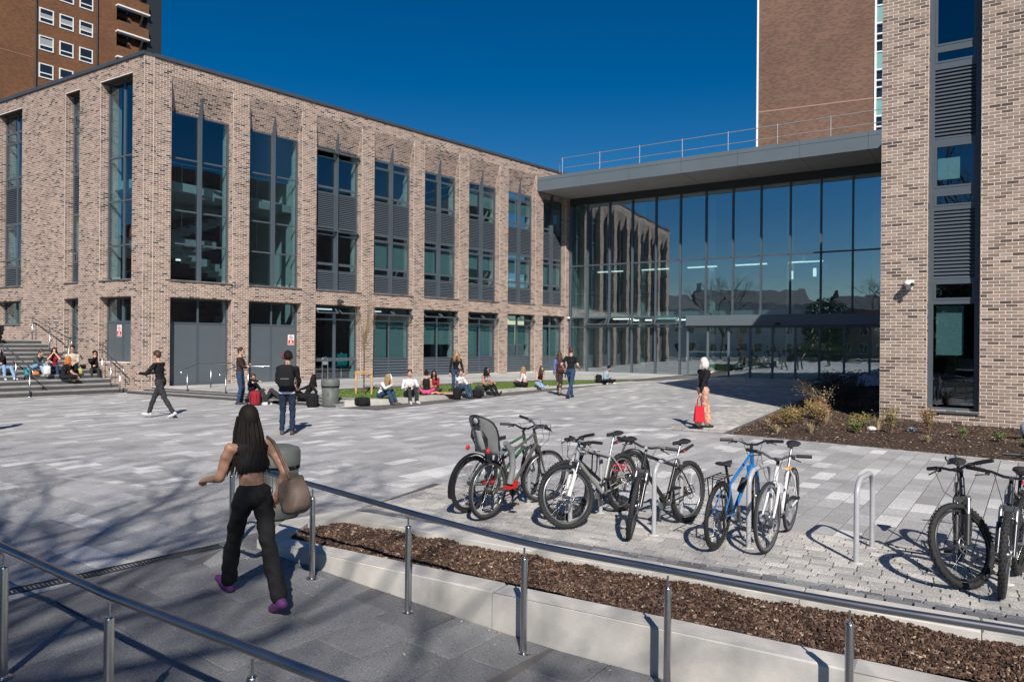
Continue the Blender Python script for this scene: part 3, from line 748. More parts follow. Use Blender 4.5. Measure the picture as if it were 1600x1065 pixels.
for (a, b), gz0, kk in zip(lo_open, (1.07, 1.40, 2.51), range(3)):
    if kk == 0:
        window(wing, a, b, .32, 4.17, 11.82, [(4.30, 5.5, 'pane'), (5.56, 7.2, 'pane'), (7.26, 8.9, 'pane'), (8.96, 11.76, 'pane')], X=XL, mw_=.09)
        window(wing, a, b, .32, gz0, 3.53, [(1.10, 2.55, 'panel'), (2.63, 3.47, 'pane')], X=XL, mw_=.12)
    else:
        window(wing, a, b, .32, 4.17, 11.82, [(4.23, 4.98, 'louvre'), (5.06, 5.38, 'vent'), (5.45, 6.9, 'pane'), (7.0, 8.53, 'louvre'), (8.6, 9.0, 'vent'), (9.06, 10.5, 'pane'), (10.56, 11.0, 'vent'), (11.06, 11.76, 'pane')], X=XL, mull=(kk == 2))
        window(wing, a, b, .32, gz0, 3.53, [(gz0+.07, 2.46, 'pane'), (2.52, 3.47, 'pane')] if kk == 1 else [(2.58, 3.47, 'pane')], X=XL, mull=(kk == 2))
    m = MB(); m.box((a, -.045, 4.135), (b, .32, 4.166)); xf_apply(m, XL); m.build('sill', M_frame, wing)
    if kk: m = MB(); m.box((a, -.04, gz0-.035), (b, .32, gz0-.004)); xf_apply(m, XL); m.build('sill', M_frame, wing)
# stair inside the two tall windows
stm = MB()
for (s0, z0, s1, z1, y) in ((1.0, .2, 5.6, 3.9, 2.4), (5.6, 3.9, 1.0, 5.9, 1.5), (1.0, 5.9, 5.6, 7.9, 2.6)):
    n_ = 12
    for q in range(n_):
        sa, sb_ = s0+(s1-s0)*q/n_, s0+(s1-s0)*(q+1)/n_; za_ = z0+(z1-z0)*(q+1)/n_
        stm.box((min(sa, sb_), y, za_-.30), (max(sa, sb_), y+1.1, za_))
stm.box((.5, 1.2, 5.65), (3.0, 3.8, 5.95)); stm.box((4.6, 1.2, 7.6), (6.5, 3.8, 7.9)); stm.box((.5, 1.2, 7.6), (2.9, 3.8, 7.9))
stm.build('staircase', mat('stair_plaster', (.40, .40, .40), rough=.8), wing)
m = MB()
for x in (.8, 1.6, 2.4, 3.2, 4.8, 5.6): m.tube([(x, 1.25, 5.9), (x, 1.25, 7.0)], .02, 6); m.tube([(x, 1.25, 7.9), (x, 1.25, 8.9)], .02, 6)
m.tube([(.6, 1.25, 7.0), (3.2, 1.25, 7.0)], .025, 6); m.tube([(.6, 1.25, 8.9), (6.3, 1.25, 8.9)], .025, 6); m.build('stair_rail', M_steel, wing)
for (x, y, z) in ((2.4, 3, 11.6), (5.3, 3, 11.6), (8.5, 2, 11.7), (8.5, 2, 7.5), (14.5, 2.2, 7.4), (17.6, 2.2, 7.4), (8.6, 2, 3.4), (11.5, 2, 3.4), (2.6, 2.6, 5.2)):
    m = MB(); m.box((x-.6, y, z), (x+.6, y+.12, z+.06)); m.build('light_fitting', M_lightbar, wing)

# ---------------------------------------------------------------- wall signs, lamps and small cameras on the wing
def no_smoking(loc_mw, x, z, y, label):
    t = thing('no_smoking_sign', label, 'sign', mw=loc_mw @ Matrix.Translation((x, y, z)), group='no smoking signs on the grey doors')
    m = MB(); m.box((-.15, -.006, -.225), (.15, 0, .225)); m.build('plate', M_white, t)
    red = mat('sign_red', (.55, .02, .02), rough=.5)
    m = MB(); m.box((-.13, -.010, -.205), (.13, -.007, -.01)); m.build('red_panel', red, t)
    m = MB(); m.torus((0, -.010, .105), .075, .009, 'Y', 28, 6); m.bar((-.05, -.011, .158), (.05, -.011, .052), .006, .016); m.build('ring', red, t)
    m = MB(); m.box((-.045, -.010, .095), (.04, -.007, .112)); m.box((.045, -.0105, .095), (.06, -.0075, .112)); m.build('cigarette', M_dark, t)
    m = MB(); m.box((-.045, -.013, -.12), (.045, -.0105, -.05)); m.box((-.1, -.013, -.175), (.1, -.0105, -.145)); m.build('lettering', M_white, t)
no_smoking(L_mw, -2.04, 2.25, .335, 'red and white no smoking sign on the single door near the brick corner')
no_smoking(R_mw, 6.0-.05, 1.95, .352, 'red and white no smoking sign on the second grey double doors')
t = thing('dome_lamp', 'small dark dome lamp on brick above the glazed door', 'lamp', mw=R_mw @ Matrix.Translation((8.1, 0, 3.72)))
m = MB(); m.tube([(0, 0, .06), (0, -.16, .06), (0, -.2, .02)], .02, 8); m.build('arm', M_dark, t)
m = MB(); m.lathe([(.02, .05), (.12, .02), (.17, -.05), (.15, -.06), (0.0, -.05)], (0, -.2, 0), 18); m.build('shade', M_dark, t)
t = thing('wall_camera', 'tiny white camera on the brick pier beside the glass hall', 'camera', mw=R_mw @ Matrix.Translation((25.05, 0, 3.45)))
m = MB(); m.ell((0, -.12, 0), (.07, .12, .07)); m.box((-.02, -.03, -.02), (.02, 0.0, .04)); m.build('body', M_white, t)
t = thing('hoop_post', 'tall pale steel hoop standing by the glazed door', 'post', mw=R_mw @ Matrix.Translation((6.95, -.75, .17)))
m = MB(); m.tube([(-.14, 0, 0), (-.14, 0, .95)]+[(-.14*math.cos(a), 0, .95+.1*math.sin(a)) for a in [R_(x) for x in range(20, 161, 20)]]+[(.14, 0, .95), (.14, 0, 0)], .022, 10); m.build('hoop', M_steel, t)
m = MB(); m.box((-.12, -.012, .72), (.12, .012, .86)); m.build('plate', M_galv, t)
# furniture seen through the glazed door
t = thing('poster_board', 'teal poster on a stand behind the glazed door', 'poster', mw=R_mw @ Matrix.Translation((8.85, .75, .17)))
m = MB(); m.box((-.3, 0, 0.55), (.3, .02, 1.15)); m.build('poster', mat('teal_print', (.02, .28, .27), rough=.5), t)
m = MB(); m.box((-.02, .025, 0), (.02, .05, 1.2)); m.build('stand', M_white, t)

# ---------------------------------------------------------------- the glass entrance hall
G_mw = frame_mw((3.60, 45.5), (.829, -.559), (.559, .829))
hall = thing('entrance_hall', 'two storey glass entrance hall with dark grey mullions', 'building', mw=G_mw)
mul = [.08, 1.27, 2.78, 4.28, 5.77, 7.26, 8.76, 10.27, 11.78, 13.29, 14.80, 16.30, 17.8, 19.3]
M_gl2 = glass('hall_glass', (.62, .78, .78), 1.7, 2.4, .30, (.80, .92, 1.0))
m = MB(); m.box((-.1, .0, 10.46), (19.5, .25, 10.92)); m.build('head_beam', M_dark, hall)
for x in mul:
    m = MB(); m.box((x-.035, -.13, .02 if x < 7.5 else 3.5), (x+.035, .12, 10.46)); m.build('mullion', M_frame, hall)
for z in (6.68, ):
    m = MB(); m.box((-.1, -.05, z-.04), (19.5, .10, z+.04)); m.build('transom', M_frame, hall)
for z in (3.47, 2.88): m = MB(); m.box((-.1, -.051, z-.035), (7.7, .10, z+.035)); m.build('transom', M_frame, hall)
m = MB(); m.box((-.1, -.06, -.05), (7.7, .12, .14)); m.build('base_rail', M_frame, hall)
for i in range(len(mul)-1):
    a, b = mul[i]+.035, mul[i+1]-.035
    zs = [(6.72, 10.46)]+([(3.505, 6.64)] if True else [])
    if mul[i+1] < 7.6: zs += [(.14, 2.845)]
    for z0, z1 in zs: m = MB(); m.box((a, .0, z0), (b, .014, z1)); m.build('pane', M_gl2, hall)
    if mul[i] < 1 or 5.5 < mul[i] < 6: m = MB(); m.box((a, 0, 2.915), (b, .014, 3.435)); m.build('pane', M_gl2, hall)
for i in (1, 2, 3, 4):       # four top hung vents standing open
    a, b = mul[i]+.05, mul[i+1]-.05; m = MB(); g2 = MB(); th = R_(38); H = .56
    def tr(x, u, v): return (x, -.07-u*math.sin(th)-v*math.cos(th), 3.43-u*math.cos(th)+v*math.sin(th))
    def rb_(x0, x1, u0, u1, v0, v1, mm):
        c = [tr(x, u, v) for v in (v0, v1) for x, u in ((x0, u0), (x1, u0), (x1, u1), (x0, u1))]
        mm.add(c, [(0, 1, 2, 3), (7, 6, 5, 4), (0, 4, 5, 1), (1, 5, 6, 2), (2, 6, 7, 3), (3, 7, 4, 0)])
    rb_(a, b, 0, .06, 0, .06, m); rb_(a, b, H-.06, H, 0, .06, m); rb_(a, a+.07, .06, H-.06, 0, .06, m); rb_(b-.07, b, .06, H-.06, 0, .06, m); rb_(a+.06, b-.06, .05, H-.05, .02, .034, g2)
    so = m.build('vent_sash', M_frame, hall); g2.build('pane', M_gl2, so)
    m = MB(); m.tube([(b-.02, -.02, 2.98), (b-.02, -.33, 2.99)], .015, 6); m.build('stay', M_steel, hall)
m = MB(); m.box((7.75, -.42, 2.93), (19.4, -.14, 3.50)); m.build('door_lintel', M_canopy, hall)
m = MB(); m.box((7.75, -.14, 2.93), (19.4, .1, 3.02)); m.build('lintel_soffit', M_dark, hall)
dx = [7.75+1.17*i for i in range(11)]
for i, x in enumerate(dx):
    m = MB(); m.box((x-.05, -.12, .0), (x+.05, .03, 2.93)); m.build('door_post', M_canopy, hall)
for i in range(10):
    a, b = dx[i]+.04, dx[i+1]-.04; m = MB(); m.box((a, -.06, .10), (b, -.046, 2.9)); m.build('pane', M_gl2, hall)
    m = MB(); m.box((a, -.08, .0), (b, -.02, .10)); m.build('bottom_rail', M_canopy, hall); m = MB(); m.box((a, -.08, 2.80), (b, -.02, 2.93)); m.build('top_rail', M_canopy, hall)
    if i in (2, 6, 7): m = MB(); m.box((b-.06, -.10, 1.0), (b-.03, -.085, 1.25)); m.build('door_handle', M_steel, hall)
    m = MB()
    for q in range(9): m.box((a+.08+q*.115, -.0625, 1.46), (a+.11+q*.115, -.0605, 1.49))
    m.build('manifestation_dots', mat('frosted_dot', (.5, .55, .55), rough=.6), hall, kind='stuff')
m = MB(); m.lathe([(.16, -.05), (.14, .02), (.08, .07), (0, .08)], (12.75, -.50, 2.98), 16); m.build('dome_light', M_dark, hall)
# inside
m = MB(); m.box((-.1, .45, 3.50), (19.5, 10, 3.78)); m.build('floor', M_wallin, hall)
m = MB(); m.box((-.1, .2, -.2), (19.5, 10, .0)); m.build('floor', M_floorin, hall)
m = MB(); m.box((-.1, 2.4, 6.55), (13.4, 10, 6.95)); m.build('gallery', M_wallin, hall)
m = MB(); m.box((-.1, .3, 10.6), (19.5, 10, 10.9)); m.build('ceiling', mat('hall_ceiling', (.35, .42, .42)), hall)
m = MB(); m.box((7.3, 0, .1), (7.71, .014, 3.43)); m.build('pane', M_gl2, hall)
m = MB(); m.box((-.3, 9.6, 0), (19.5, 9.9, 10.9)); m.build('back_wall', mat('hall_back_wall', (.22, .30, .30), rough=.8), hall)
m = MB(); m.box((-.3, .3, 0), (-.12, 9.6, 10.9)); m.build('side_wall', M_wallin, hall)
for x in (3.6, 8.1, 12.6, 17.0): m = MB(); m.lathe([(.2, 0), (.2, 10.6)], (x, 3.0, 0), 16); m.build('column', M_wallin, hall)
for x in (1.5, 4.6, 7.6, 10.5, 13.5): m = MB(); m.box((x-.9, 2.6, 6.48), (x+.9, 2.7, 6.54)); m.build('light_fitting', M_lightbar, hall)
for x in (2.5, 5.5, 8.5, 11.5, 14.5, 17.5):
    for y in (2.5, 5.5): m = MB(); m.box((x-.7, y, 3.42), (x+.7, y+.15, 3.48)); m.build('light_fitting', mat('lobby_fill_light', (.8, .8, .8), emit=((1, .97, .9), 5.)), hall)  # lobby lamps added to brighten the dim hall interior
m = MB(); m.box((9.5, 6.0, 0), (13.5, 6.8, 1.15)); m.build('reception_desk', M_white, hall)
for x in (3.1, 15.3): m = MB(); m.box((x, 4, 0), (x+1.6, 4.6, .75)); m.build('bench', M_core, hall)
for x, z in ((12.9, 5.75), (14.1, 5.85)):
    m = MB(); m.lathe([(0, .22), (.09, .22), (.09, -.22), (0, -.22)], (x, 2, z), 12); m.build('pendant_lamp', M_lightbar, hall)
m = MB(); 
for x in range(0, 19): m.tube([(x+.3, .5, 3.78), (x+.3, .5, 4.85)], .015, 6)
m.tube([(0, .5, 4.85), (19.4, .5, 4.85)], .022, 6); m.build('balustrade', M_steel, hall)
t = thing('fire_extinguisher', 'red fire extinguisher on the floor behind the glass wall', 'extinguisher', mw=G_mw @ Matrix.Translation((2.35, 1.0, 0)))
m = MB(); m.lathe([(0, 0), (.09, 0), (.09, .42), (.05, .5), (.03, .52)], (0, 0, 0), 14); m.build('cylinder', mat('extinguisher_red', (.6, .02, .02), rough=.3), t)
m = MB(); m.box((-.03, -.05, .52), (.03, .08, .58)); m.tube([(.0, .05, .53), (.1, .08, .4), (.1, .08, .15)], .012, 6); m.build('valve', M_dark, t)
# canopy
t = thing('canopy', 'deep flat grey metal canopy over the glass entrance', 'canopy', mw=G_mw)
m = MB(); m.prism([(-.42, -3.15), (19.6, -3.15), (19.6, .3), (.06, .3)], 10.95, 11.68); m.build('core', M_canopy, t)
xs = [-.445]+[2.5+2.98*i for i in range(6)]+[19.6]
for i in range(len(xs)-1):
    m = MB(); m.box((xs[i]+(.006 if i else 0), -3.2, 10.9), (xs[i+1]-.006, -3.155, 11.5)); m.build('fascia_panel', M_canopy, t)
    m = MB(); m.box((xs[i]+(.006 if i else 0), -3.21, 11.512), (xs[i+1]-.006, -3.155, 11.72)); m.build('fascia_trim', M_canopy, t)
    m = MB(); x0 = xs[i]+.012; x1 = xs[i+1]-.012; l0 = (lambda y: (y+.0)*.14) if i == 0 else (lambda y: 0)
    m.prism([(x0+(.03 if i == 0 else 0), -3.15), (x1, -3.15), (x1, -.02), (x0+(.44 if i == 0 else 0), -.02)], 10.915, 10.945); m.build('soffit_panel', M_soff, t)
m = MB(); m.prism([(-.445, -3.2), (-.39, -3.2), (.1, .28), (.04, .28)], 10.9, 11.72); m.build('end_cap', M_canopy, t)
t = thing('roof_guard_rail', 'thin galvanised guard rail along the top of the canopy', 'railing', mw=G_mw)
m = MB(); m.tube([(.45, -2.1, 12.1), (.45, -2.2, 12.7), (.55, -2.4, 12.83), (1.0, -2.5, 12.84), (19.6, -2.5, 12.84)], .021, 8); m.build('top_rail', M_galv, t)
m = MB(); m.tube([(1.0, -2.5, 12.25), (19.6, -2.5, 12.25)], .018, 8); m.build('lower_rail', M_galv, t)
for i in range(8): m = MB(); m.tube([(.85+2.47*i, -2.5, 11.72), (.85+2.47*i, -2.5, 12.9)], .022, 8); m.build('post', M_galv, t)

# ---------------------------------------------------------------- the near brick block
N_mw = frame_mw(K_N, (.829, -.559), (.559, .829))
blk = thing('brick_block', 'tall buff brick block with one dark full height window strip', 'building', mw=N_mw)
NT = 13.75
openN = [(.97, 2.0), (5.6, 6.63)]
def holeN(x, z): return any(a < x < b for a, b in openN) and .48 < z < 12.9
m = MB(); mortar_cells(m, [0, .97, 2.0, 5.6, 6.63, 14], [-.4, .48, 12.9, NT], holeN, 0, .3); m.box((0, .3, -.4), (.3, 24, NT)); m.box((.3, 23.7, -.4), (14, 24, NT)); m.build('wall', M_mort, blk)
store = []
put_bricks(store, (0, 0, -.4), (1, 0, 0), (0, 0, 1), (0, -1, 0), [r for r in course_bricks(9, NT+.4, [(.97, 2.0, .88, 13.3), (5.6, 6.63, .88, 13.3)], off=1)],
           pal=[(.42, (.33, .255, .205)), (.29, (.275, .208, .165)), (.17, (.215, .16, .128)), (.08, (.135, .097, .08)), (.04, (.08, .06, .05))], j=.0145)
put_bricks(store, (0, 24, -.4), (0, -1, 0), (0, 0, 1), (-1, 0, 0), course_bricks(24, NT+.4, []), proud=.006)
for a, b in openN: reveal_bricks(store, b, .48, 12.9, 1, None, .25); reveal_bricks(store, a, .48, 12.9, -1, None, .25)
def nk(t):
    p = N_mw @ t[0][0]; q = N_mw @ t[0][1]
    return abs(q.x/q.y-p.x/p.y)*1130*(1 if in_view(p.x, p.y, p.z, 1.0) and in_view(q.x, q.y, q.z, 1.0) else 0)
build_bricks(store, M_brick, blk, key=nk)
for a, b in openN:
    window(blk, a, b, .23, .48, 12.9, [(.60, 2.93, 'pane'), (3.03, 3.44, 'vent'), (3.52, 5.10, 'louvre'), (5.2, 5.48, 'vent'), (5.63, 6.62, 'vent'), (6.76, 8.38, 'louvre'), (8.53, 8.82, 'vent'), (8.93, 10.6, 'vent'), (10.7, 12.8, 'louvre')], mull=False, fw=.11)
    m = MB(); m.box((a, -.05, .435), (b, .23, .475)); m.build('sill', M_frame, blk)
    m = MB(); m.box((a+.16, .42, 1.75), (b-.32, .425, 2.9)); m.build('blind', M_blind, blk)
    m = MB(); m.box((a+.16, .42, 5.85), (b-.42, .425, 6.35)); m.build('notice_board', mat('pale_board', (.5, .55, .53)), blk)
m = MB(); m.box((-.05, -.05, NT), (14, .5, NT+.15)); m.build('coping', M_cop, blk)
m = MB(); m.box((.25, .6, NT-.5), (14, 24, NT-.2)); m.build('roof', M_cop, blk)
for z in (.1, 3.6, 7.6, 11.6): m = MB(); m.box((.3, .45, z-.2), (13.8, 5, z)); m.build('floor', M_floorin, blk)
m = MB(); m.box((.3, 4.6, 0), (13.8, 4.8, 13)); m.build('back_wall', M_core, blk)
m = MB(); m.box((2.25, .35, 0), (2.35, 4.6, 13)); m.build('partition', M_wallin, blk)
m = MB(); m.box((.97, -.015, .38), (2.9, .0, .40)); 
t = thing('security_camera', 'white security camera on a bracket beside the dark window strip', 'camera', mw=N_mw @ Matrix.Translation((.60, 0, 3.37)))
m = MB(); m.box((-.06, -.03, -.10), (.06, -.008, .12)); m.tube([(0, -.02, .02), (0, -.12, .0)], .03, 10); m.build('bracket', M_white, t)
m = MB(); m.ell((0.02, -.20, .03), (.10, .15, .075), rot=Matrix.Rotation(R_(-25), 3, 'Z')); m.box((-.05, -.16, .08), (.12, -.08, .11)); m.build('housing', M_white, t)
m = MB(); m.lathe([(0, -.02), (.045, -.02), (.045, 0.02), (0, .02)], (.10, -.335, .0), 12, 'Y'); m.build('lens', M_dark, t)

# ---------------------------------------------------------------- towers behind
def brickmat(name, c1, c2, mo, rough=.9):
    if name in MATS: return MATS[name]
    m = bpy.data.materials.new(name); m.use_nodes = True; MATS[name] = m; n = m.node_tree.nodes; l = m.node_tree.links; b = n['Principled BSDF']; b.inputs['Roughness'].default_value = rough
    tc = n.new('ShaderNodeTexCoord'); mp = n.new('ShaderNodeMapping'); mp.inputs['Rotation'].default_value = (math.pi/2, 0, 0)
    bt = n.new('ShaderNodeTexBrick'); bt.inputs['Scale'].default_value = 1; bt.inputs['Brick Width'].default_value = .225; bt.inputs['Row Height'].default_value = .075; bt.inputs['Mortar Size'].default_value = .008
    bt.inputs['Color1'].default_value = (*c1, 1); bt.inputs['Color2'].default_value = (*c2, 1); bt.inputs['Mortar'].default_value = (*mo, 1); bt.inputs['Bias'].default_value = -.2
    nz = n.new('ShaderNodeTexNoise'); nz.inputs['Scale'].default_value = .35; nz.inputs['Detail'].default_value = 6
    mx = n.new('ShaderNodeMix'); mx.data_type = 'RGBA'; mx.blend_type = 'MULTIPLY'; mx.inputs[0].default_value = .55
    l.new(tc.outputs['Object'], mp.inputs[0]); l.new(mp.outputs[0], bt.inputs[0]); l.new(tc.outputs['Object'], nz.inputs[0]); l.new(bt.outputs[0], mx.inputs[6]); l.new(nz.outputs[0], mx.inputs[7])
    mr = n.new('ShaderNodeGamma'); mr.inputs[1].default_value = .6; l.new(mx.outputs[2], mr.inputs[0]); l.new(mx.outputs[2], b.inputs[0])
    return m
M_tb = brickmat('brown_brick', (.25, .105, .045), (.12, .05, .024), (.20, .12, .07))
M_tb2 = brickmat('red_brown_brick', (.235, .125, .085), (.10, .052, .036), (.25, .17, .13))
dT = Vector((math.sin(R_(38)), math.cos(R_(38)))); nT = Vector((-dT.y, dT.x)); OT = Vector((-38.8, 76.4))
T_mw = frame_mw(OT, dT, nT)
tw_ = thing('tower_block', 'brown brick tower block with white windows and corner balconies', 'building', mw=T_mw)
m = MB(); m.box((-34, 0, 0), (-3.1, 18, 62)); m.box((-3.1, 1.9, 0), (1.1, 18, 62)); m.build('wall', M_tb, tw_)
m = MB(); m.box((.0, -.02, 0), (1.5, 10, 62)); m.build('end_wall', M_dark, tw_)
M_uw = mat('upvc_white', (.75, .76, .76), rough=.4); M_tg = mat('dark_pane', (.015, .02, .025), rough=.05, spec=1.)
for zi in range(3, 19):
    zz = 31.8+(zi-12)*2.62; e_ = zz-1.18
    m = MB(); m.box((-3.1, -.35, e_-2.5), (0, .0, e_-1.5)); m.build('balcony_front', M_tb, tw_)
    m = MB(); m.box((-3.2, -.5, e_-.08), (.05, .1, e_+.07)); m.build('balcony_edge', M_white, tw_)
    m = MB(); m.box((-2.6, 1.7, e_-2.4), (-1.0, 1.88, e_-.3)); m.build('balcony_door', M_tg, tw_)
    for k, sx in enumerate((-10.1, -8.36, -6.6)):
        fr = MB(); W, H = 1.25, 1.38; s0 = sx; s1 = sx+W
        fr.box((s0, -.06, zz), (s1, .0, zz+.1)); fr.box((s0, -.06, zz+H-.1), (s1, 0, zz+H)); fr.box((s0, -.06, zz+.1), (s0+.1, 0, zz+H-.1)); fr.box((s1-.1, -.06, zz+.1), (s1, 0, zz+H-.1)); fr.box((s0+.1, -.06, zz+.42), (s1-.1, 0, zz+.52))
        wo = fr.build('window', M_uw, tw_)
        m = MB(); m.box((s0+.1, -.02, zz+.52), (s1-.1, -.006, zz+H-.1)); m.build('pane', M_tg, wo)
        m = MB(); m.box((s0+.1, -.02, zz+.1), (s1-.1, -.006, zz+.42)); m.build('pane', M_tg, wo)
        if random.random() < .6: m = MB(); m.box((s0+.1, -.024, zz+.52), (s1-.1, -.0205, zz+random.uniform(.7, 1.2))); m.build('curtain', mat('net_curtain', (.30, .32, .34)), wo)
for sx in (-10.35, -4.95): m = MB(); m.tube([(sx, -.08, 5), (sx, -.08, 62)], .07, 6); m.build('downpipe', M_dark, tw_)
for zi in range(4, 11):
    m = MB(); m.box((-34, -.02, zi*5.4+1.2), (-10.6, 0, zi*5.4+1.28)); m.build('band_course', mat('band_brick', (.25, .15, .10), rough=.9), tw_)

Q_mw = frame_mw((16.5, 49.2), (.90, -.436), (.436, .90))
t2 = thing('brick_tower', 'plain red brown brick tower with a white framed stair window', 'building', mw=Q_mw)
m = MB(); m.box((.12, 0, 0), (7.15, 16, 46)); m.build('wall', M_tb2, t2)
m = MB(); m.box((0, -.05, 0), (.118, .3, 46)); m.build('corner_trim', M_white, t2)
m = MB(); m.box((7.15, .12, 0), (12, 16, 46)); m.build('stair_wall', M_tg, t2)
m = MB(); m.box((.12, -.015, 17.6), (7.15, 0, 17.68)); m.build('band_course', mat('band_brick2', (.33, .20, .16), rough=.9), t2)
M_teal = mat('teal_panel', (.16, .34, .32), rough=.4)
m = MB(); m.box((7.155, -.06, 8), (7.28, .1, 40)); m.box((9.6, -.06, 8), (9.7, .1, 40)); m.build('stair_mullion', M_uw, t2)
for i in range(11):
    z0 = 10.6+i*2.95
    m = MB(); m.box((7.28, .02, z0), (9.6, .08, z0+1.05)); m.build('teal_panel', M_teal, t2)
    for zz in (z0-.08, z0+1.05, z0+1.75, z0+2.2): m = MB(); m.box((7.28, -.04, zz), (9.6, .1, zz+.08)); m.build('stair_transom', M_uw, t2)
# ================================================================ behind the camera: what the glass mirrors and what throws the branch shadows
M_barkt = mat('tree_bark', (.12, .095, .075), rough=.9, var=.3, vscale=6, bump=.5, bscale=20)
def bare_tree(label, loc, H, seed, spread=.95, group=None, fine=6):
    rr = random.Random(seed); t = thing('bare_tree', label, 'tree', loc, group=group)
    tr = MB(); cr = MB()
    def grow(p, d, L, r, dep, m):
        q = p+d*L; mid = p+d*L*.5+Vector((rr.uniform(-1, 1), rr.uniform(-1, 1), rr.uniform(-.3, .6)))*L*.07
        m.tube([p, mid, q], [r, r*.85, r*.68], 6 if dep < 3 else 4, caps=False)
        if dep >= fine: return
        n = rr.choice([2, 3, 3]) if dep < 4 else rr.choice([2, 2, 3])
        for k in range(n):
            a = rr.uniform(0, 6.28); tilt = rr.uniform(.3, .75)*spread; u = d.orthogonal().normalized(); u.rotate(Matrix.Rotation(a, 3, d))
            nd = (d*math.cos(tilt)+u*math.sin(tilt)+Vector((0, 0, .12))).normalized()
            grow(q if k else q, nd, L*rr.uniform(.68, .86), r*rr.uniform(.5, .68), dep+1, cr)
    grow(Vector((0, 0, -.3)), Vector((.03, .02, 1)).normalized(), H*.26, H*.017, 0, tr)
    tr.build('trunk', M_barkt, t); cr.build('crown', M_barkt, t); return t
bare_tree('tall bare tree behind the near railing throwing branch shadows', (.4, -12.5, -.1), 17, 11, fine=7)
bare_tree('wide bare tree standing across the street from the steps', (-5.4, -14.5, -.1), 18, 23, 1.05, fine=7)
bare_tree('third bare tree whose twigs shade the far end of the ramp', (-5.2, -9.6, -.1), 17, 31, 1.1, fine=7)
bare_tree('low spreading bare tree just behind the street railing', (-1.4, -7.6, -.1), 12.5, 47, 1.1, fine=7)
bare_tree('bare tree mirrored in the middle of the glass hall', (-34, 4, -.1), 12, 5)
bare_tree('bare tree by the pale houses across the street', (-24, -13, -.1), 11, 8)
M_rend = mat('pale_render', (.72, .70, .64), rough=.9, var=.08, vscale=.8); M_slate = mat('slate_roof', (.09, .095, .105), rough=.8)
def house(loc, rz, W, D, H, label, col):
    t = thing('terraced_house', label, 'house', loc, rz, group='houses across the street')
    m = MB(); m.box((-W/2, 0, 0), (W/2, D, H)); m.build('wall', col, t)
    m = MB(); m.add([(-W/2-.2, -.3, H), (W/2+.2, -.3, H), (W/2+.2, D+.3, H), (-W/2-.2, D+.3, H), (-W/2-.2, D/2, H+2.6), (W/2+.2, D/2, H+2.6)], [(0, 1, 5, 4), (2, 3, 4, 5), (0, 4, 3), (1, 2, 5), (3, 2, 1, 0)]); ro = m.build('roof', M_slate, t)
    m = MB(); m.box((W/2-1, D/2-.4, H+1.6), (W/2-.3, D/2+.4, H+3.6)); m.build('chimney', col, ro)
    for fl in range(int(H//2.9)):
        for k in range(int(W//2.4)):
            x = -W/2+1.2+k*2.4; z = .9+fl*2.9
            if z+1.5 > H: continue
            m = MB(); m.box((x-.55, -.05, z), (x+.55, 0, z+1.4)); f = m.build('window', M_uw, t)
            m = MB(); m.box((x-.47, -.07, z+.08), (x-.03, -.052, z+1.32)); m.box((x+.03, -.07, z+.08), (x+.47, -.052, z+1.32)); m.build('pane', M_tg, f)
brh = mat('house_brick', (.30, .17, .12), rough=.9, var=.15, vscale=2)
for i, (x, y, rz, W, H, l_, c) in enumerate((
    (-52, 22, 110, 16, 8, 'brick terrace on the far side of the street with slate roof', brh), (-53, 3, 98, 15, 6.5, 'cream rendered house between two terraces', M_rend),
    (-50, -15, 118, 16, 7.5, 'pale rendered villa with a tall slate roof', M_rend), (-38, -30, 140, 14, 6.5, 'brick house at the bend of the street', brh),
    (-22, -40, 165, 16, 7.2, 'long cream house facing the plaza from afar', M_rend), (-2, -44, 180, 16, 8, 'brick house at the far end of the street', brh))):
    house((x, y, -.4), R_(rz), W*1.12, 9, H+1.2, l_, c)
M_hedge = mat('hedge_leaves', rough=.9, attr=True)
def leaf_block(name, c, r, n, cols, size, parent=None, top=None):
    m = MB()
    for _ in range(n):
        while True:
            v = Vector((random.uniform(-1, 1), random.uniform(-1, 1), random.uniform(-1, 1)))
            if v.length < 1: break
        p = Vector((c[0]+v.x*r[0], c[1]+v.y*r[1], c[2]+v.z*r[2])); s_ = random.uniform(*size)
        u = Vector((random.gauss(0, 1), random.gauss(0, 1), random.gauss(0, 1))).normalized(); w2 = u.orthogonal().normalized(); w2.rotate(Matrix.Rotation(random.uniform(0, 6.28), 3, u)); h = u.cross(w2)
        k = random.uniform(.65, 1.35); cc = random.choice(cols); m.col = tuple(q*k for q in cc)
        m.add([p-w2*s_, p-h*s_*.45, p+w2*s_, p+h*s_*.45], [(0, 1, 2, 3)])
    return m.build(name, M_hedge, parent)
for i, (x, y, W, lb) in enumerate(((-26, -4, 6, 'clipped green hedge across the street beyond the railings'), (-16, -14, 4, 'shorter clipped hedge near the bare street tree'))):
    t = thing('hedge', lb, 'hedge', (x, y, 0)); leaf_block('foliage', (0, 0, .9), (W, .9, 1.2), 5000, [(.06, .10, .025), (.09, .13, .03)], (.06, .12), t)
    m = MB(); m.box((-W*.8, -.4, -.3), (W*.8, .4, 1.2)); m.build('core', mat('hedge_core', (.03, .04, .015), rough=1), t)

for i, (x, y, lb) in enumerate(((-44, -24, 'broad evergreen tree filling the gap between two houses'), (-30, -37, 'second broad evergreen tree behind the cream house'), (-51, 12.5, 'dark evergreen tree between the terrace and the cream house'))):
    t = thing('evergreen_tree', lb, 'tree', (x, y, -.3)); leaf_block('crown', (0, 0, 5.2), (4.2, 3.2, 4.6), 5000, [(.03, .055, .02), (.05, .08, .03)], (.15, .32), t)
    m = MB(); m.tube([(0, 0, -.3), (.1, 0, 3), (0, .1, 6)], [.35, .28, .15], 10); m.build('trunk', M_barkt, t)
